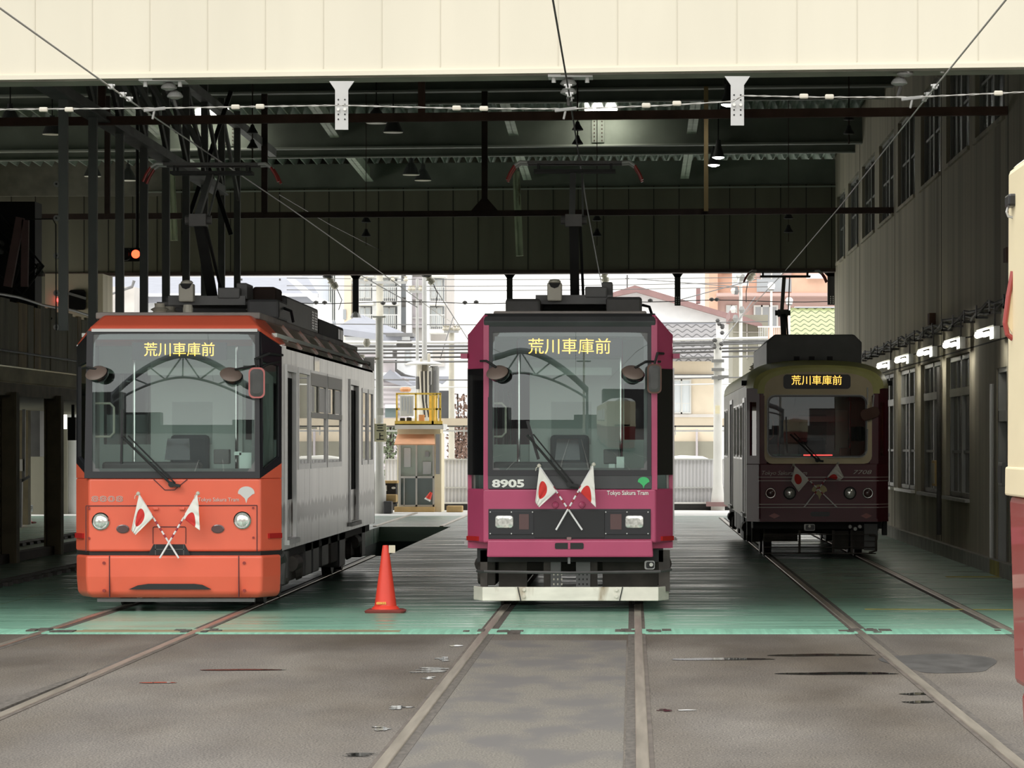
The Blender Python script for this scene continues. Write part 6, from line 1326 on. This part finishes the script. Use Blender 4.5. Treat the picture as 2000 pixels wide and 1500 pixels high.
# corrugated fence with rails
for j, (x0, x1, lab) in enumerate(((752,776,'grey corrugated fence bay left of the booth'), (866,1060,'grey corrugated fence bay between the booth and the magenta tram'), (1190,1450,'grey corrugated fence bay between the magenta and maroon trams'))):
    D = 88.5; t = thing('sheet_fence', lab, 'fence', (0,0,0), 'corrugated fence bays'); bx(t, 'fence_sheet', (x0,898,x1,982), D, .06, 'sheet_grey'); bx(t, 'fence_rail', (x0,951,x1,953.5), D-.05, .06, 'alu'); bx(t, 'fence_cap', (x0,896,x1,898.5), D-.05, .15, 'alu'); bx(t, 'ballast_edge', (x0,982,x1,1003), D-.3, .8, 'rubber'); bx(t, 'base_rail', (x0,981,x1,984), D-.4, .2, 'concrete_light')
# cream overhead beam and pipe rail
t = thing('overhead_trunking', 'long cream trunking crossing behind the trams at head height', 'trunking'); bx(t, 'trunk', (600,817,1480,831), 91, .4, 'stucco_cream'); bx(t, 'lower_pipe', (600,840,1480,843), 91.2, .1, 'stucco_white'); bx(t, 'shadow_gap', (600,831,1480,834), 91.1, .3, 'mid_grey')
for x in (905, 1318, 1400): bx(t, 'bracket', (x,828,x+2,850), 91.1, .1, 'alu')
# grey back wall seen under the trunking on the right, parked white car roof, shrubs
t = thing('back_wall', 'low grey and cream wall panels beneath the trunking right of the magenta tram', 'wall'); bx(t, 'upper_panel', (1250,838,1400,862), 97, .3, 'stucco_cream'); bx(t, 'lower_panel', (1250,862,1400,900), 96.9, .3, 'olive_siding'); bx(t, 'panel_post', (1359,838,1363,900), 96.8, .3, 'lilac_siding')
t = thing('car', 'white car roof showing above the fence between the trams', 'car', (0,0,0)); q = MB(); D = 94
q.loft([[P(x,y,d) for x, y in ((1290,905),(1300,893),(1330,889),(1372,891),(1392,899),(1396,905))] for d in (D, D+1.5)]); q.build('roof', 'white_paint', t, .03); bx(t, 'body', to_ground(1280,1402,905,D), D, 1.6, 'white_paint', .05)
random.seed(12)
def shrub(px, py, w, h, D, mt, label, n=520):
    q = MB(); c = P(px, py, D); h += c.z; c.z = 0
    for k in range(n):
        a, b = random.uniform(0, 2*math.pi), random.random()**.5; r = Vector((math.cos(a)*b*w, random.uniform(-.5,.5), random.uniform(0,1)*h)); s = random.uniform(.03, .08)
        u = Vector((random.uniform(-1,1), random.uniform(-1,1), random.uniform(-1,1))).normalized()*s; v = Vector((random.uniform(-1,1), random.uniform(-1,1), random.uniform(-1,1))).normalized()*s
        q.add([c+r-u, c+r+v, c+r+u, c+r-v], [(0,1,2,3)])
    t = thing('shrub', label, 'shrub', (0,0,0), 'shrubs behind the fence'); q.build('foliage', mt, t); q = MB()
    for k in range(5): q.bar(c+Vector((random.uniform(-w,w)*.5,0,0)), c+Vector((random.uniform(-w,w)*.8,0,h)), .03)
    q.build('stem', 'rust_dark', t)
shrub(762, 905, .17, 1.0, 93, 'green_leaf', 'grey-green shrub between the pale pole and the booth'); shrub(895, 905, .32, 1.3, 95, 'brown_leaf', 'brown leafed shrub left of the magenta tram', 800); shrub(905, 905, .25, 2.0, 98, 'brown_leaf', 'brown shrub above the trunking left of the magenta tram')
# ---------------------------------------------------------------- overhead cables in the yard
random.seed(21)
def cable(y0, y1, D, r, mt, label, x0=560, x1=1500, sag=4, group='street cables'):
    pts = [P(x0+(x1-x0)*k/24, y0+(y1-y0)*k/24+sag*math.sin(math.pi*k/24), D) for k in range(25)]; q = MB(); q.tube(pts, r, 6); return tag(q.build('street_cable', mt), label, 'cable', group)
for k, (y0, y1, D, r, mt) in enumerate(((668,660,92.0,.045,'alu'), (676,666,92.02,.04,'mid_grey'), (684,670,92.0,.03,'mid_grey'), (690,678,91.98,.03,'gunmetal'), (699,684,92.0,.03,'gunmetal'), (707,695,92.02,.03,'mid_grey'), (558,551,92,.012,'mid_grey'), (566,560,92,.012,'mid_grey'), (543,541,92,.012,'mid_grey'), (632,628,92,.015,'mid_grey'), (740,736,92,.02,'mid_grey'), (755,748,92,.02,'alu'))):
    cable(y0, y1, D, r, mt, ['topmost thick pale cable of the bundle left of the magenta tram', 'second cable of the thick bundle', 'third cable of the thick bundle', 'fourth dark cable of the thick bundle', 'fifth dark cable of the thick bundle', 'lowest cable of the thick bundle', 'thin high wire against the sky, middle of three', 'thin high wire against the sky, lowest of three', 'thin high wire against the sky, topmost of three', 'thin wire just above the cable bundle', 'wire below the bundle at the booth hood', 'pale wire below the booth hood'][k])
t = thing('splice_case', 'dark grey splice case hung on the cable bundle before the flats', 'splice case', P(790, 671, 92.05)); q = MB(); q.box(-.22, .22, -.08, .08, -.09, .09); q.build('case', 'gunmetal', t, .03)
t = thing('yard_span_wire', 'thin span wire with small insulators across the rear opening', 'wire'); q = MB(); q.tube([P(560+k*44, 588+2*math.sin(k*.9)+(3 if k < 12 else 0), 84.5) for k in range(26)], .012, 6); q.build('strand', 'wire_dark', t)
for x, y in ((617,591), (634,591), (748,592), (770,592), (908,591), (930,590), (1270,587), (1390,585), (1400,585)): q = MB(); q.lathe(P(x, y, 84.5), [(.02,-.06), (.05,-.02), (.05,.02), (.02,.06)], 10, 'x'); q.build('insulator', 'gunmetal', t)
for j, (x, y, x2, y2) in enumerate(((842,549,833,538), (1182,545,1178,530), (1466,541,1476,526), (652,556,640,540))):
    a, b = P(x, y, 82.6), P(x2, y2, 82.6); t = thing('strain_insulator', ['bell insulator under the lintel above the booth pole', 'bell insulator under the lintel right of the magenta pantograph', 'large bell insulator under the lintel left of the maroon tram', 'bell insulator under the lintel behind the orange tram'][j], 'insulator', a, 'insulators under the rear lintel')
    d = (b-a); q = MB(); q.tube([-d*.5, -d*.4, d*.1, d*.2, d*.5, d*.6, d*1.0], [.03,.08,.10,.05,.10,.05,.06], 12); q.build('bell', 'ivory_plastic' if j < 3 else 'porcelain', t); q = MB(); q.lathe(d, [(.1,-.04), (.13,0), (.05,.06)], 12); q.build('cap', 'gunmetal', t); q = MB(); q.tube([-d*.5, -d*1.1+Vector((.03,0,-.15)), Vector((.1*(1 if j != 2 else -1),.2,-.6))], .01, 6); q.build('jumper', 'wire_dark', t)
for j, (a, b) in enumerate((((848,560,84),(925,680,96)), ((1245,545,90),(1440,560,95)), ((1330,585,88),(1478,545,90)), ((1395,690,88),(1475,580,95)), ((700,535,88),(815,600,90)), ((860,700,92),(885,620,93)))):
    wire('guy_wire', [P(*a), P(*b)], .014, ['slanting guy wire against the sky right of the flats', 'thin wire over the white gable', 'wire from the hanger to the salmon flats', 'guy wire rising from the white pole', 'wire slanting across the flats', 'short stay at the thin pole'][j], 'wire', 'mid_grey', 'guy wires in the yard')
t = thing('line_transformer', 'cluster of grey transformers and insulators on the pole before the salmon flats', 'transformer', P(1447, 590, 100)); random.seed(9)
for k in range(10): q = MB(); q.lathe((random.uniform(-.25,.35), 0, random.uniform(-.9,.9)), [(.05,-.1), (.09,0), (.05,.1)], 10); q.build('fitting', random.choice(('porcelain_grey','mid_grey','alu')), t)
q = MB(); q.cyl((0,.1,-6), (0,.1,1.2), .05, n=8); q.build('mast', 'alu', t)
# ---------------------------------------------------------------- behind the photographer, mirrored in the windshields
t = thing('catenary_gantry', 'arched steel catenary gantry behind the photographer, mirrored in the orange tram windshield', 'gantry', (-9.3, -10, 0))
def arc(x, a, h, w): return h-(h-a)*min(1, abs(x)/w)**1.7
q = MB(); N_ = 24; q.tube([(-10.5+21*k/N_, 0, arc(-10.5+21*k/N_, 5.4, 10.4, 10.5)) for k in range(N_+1)], .40, 8); q.build('upper_chord', 'hang_grey', t)
q = MB(); q.tube([(-10.5+21*k/N_, 0, arc(-10.5+21*k/N_, 4.4, 7.6, 10.5)) for k in range(N_+1)], .15, 8); q.build('lower_chord', 'hang_grey', t)
for a, b in ((-7.5,-5), (-5,-2.5), (0,-2.5), (0,0), (0,2.5), (5,2.5), (7.5,5)):
    q = MB(); q.bar((a,0,arc(a,5.4,10.4,10.5)), (b,0,arc(b,4.4,7.6,10.5)), .2); q.build('web_member', 'hang_grey', t)
for x in (-10.5, 10.5): q = MB(); q.cyl((x,0,0), (x,0,5.6), .2, n=12); q.build('gantry_post', 'hang_grey', t)
t = thing('utility_pole', 'pole behind the photographer, mirrored in the magenta tram windshield', 'pole', (.8, -14, 0), 'poles behind the photographer'); q = MB(); q.cyl((0,0,0), (0,0,12), .22, .15, 14); q.build('shaft', 'concrete_pole', t, smooth=True)
q = MB(); q.bar((-1.2,-.2,9.6), (1.2,-.2,9.6), .15); q.build('cross_arm', 'hang_grey', t)
t = thing('building', 'dark low sheds behind the photographer, mirrored in the windshields', 'building', (0, -36, 0))
for x0, x1, h in ((-40,-26,8.0), (-26,-17,4.0), (-17,-1,1.6), (-1,6,2.6), (6,24,7.5)): q = MB(); q.box(x0, x1, -4, 0, 0, h); q.build('wall', 'gunmetal', t)
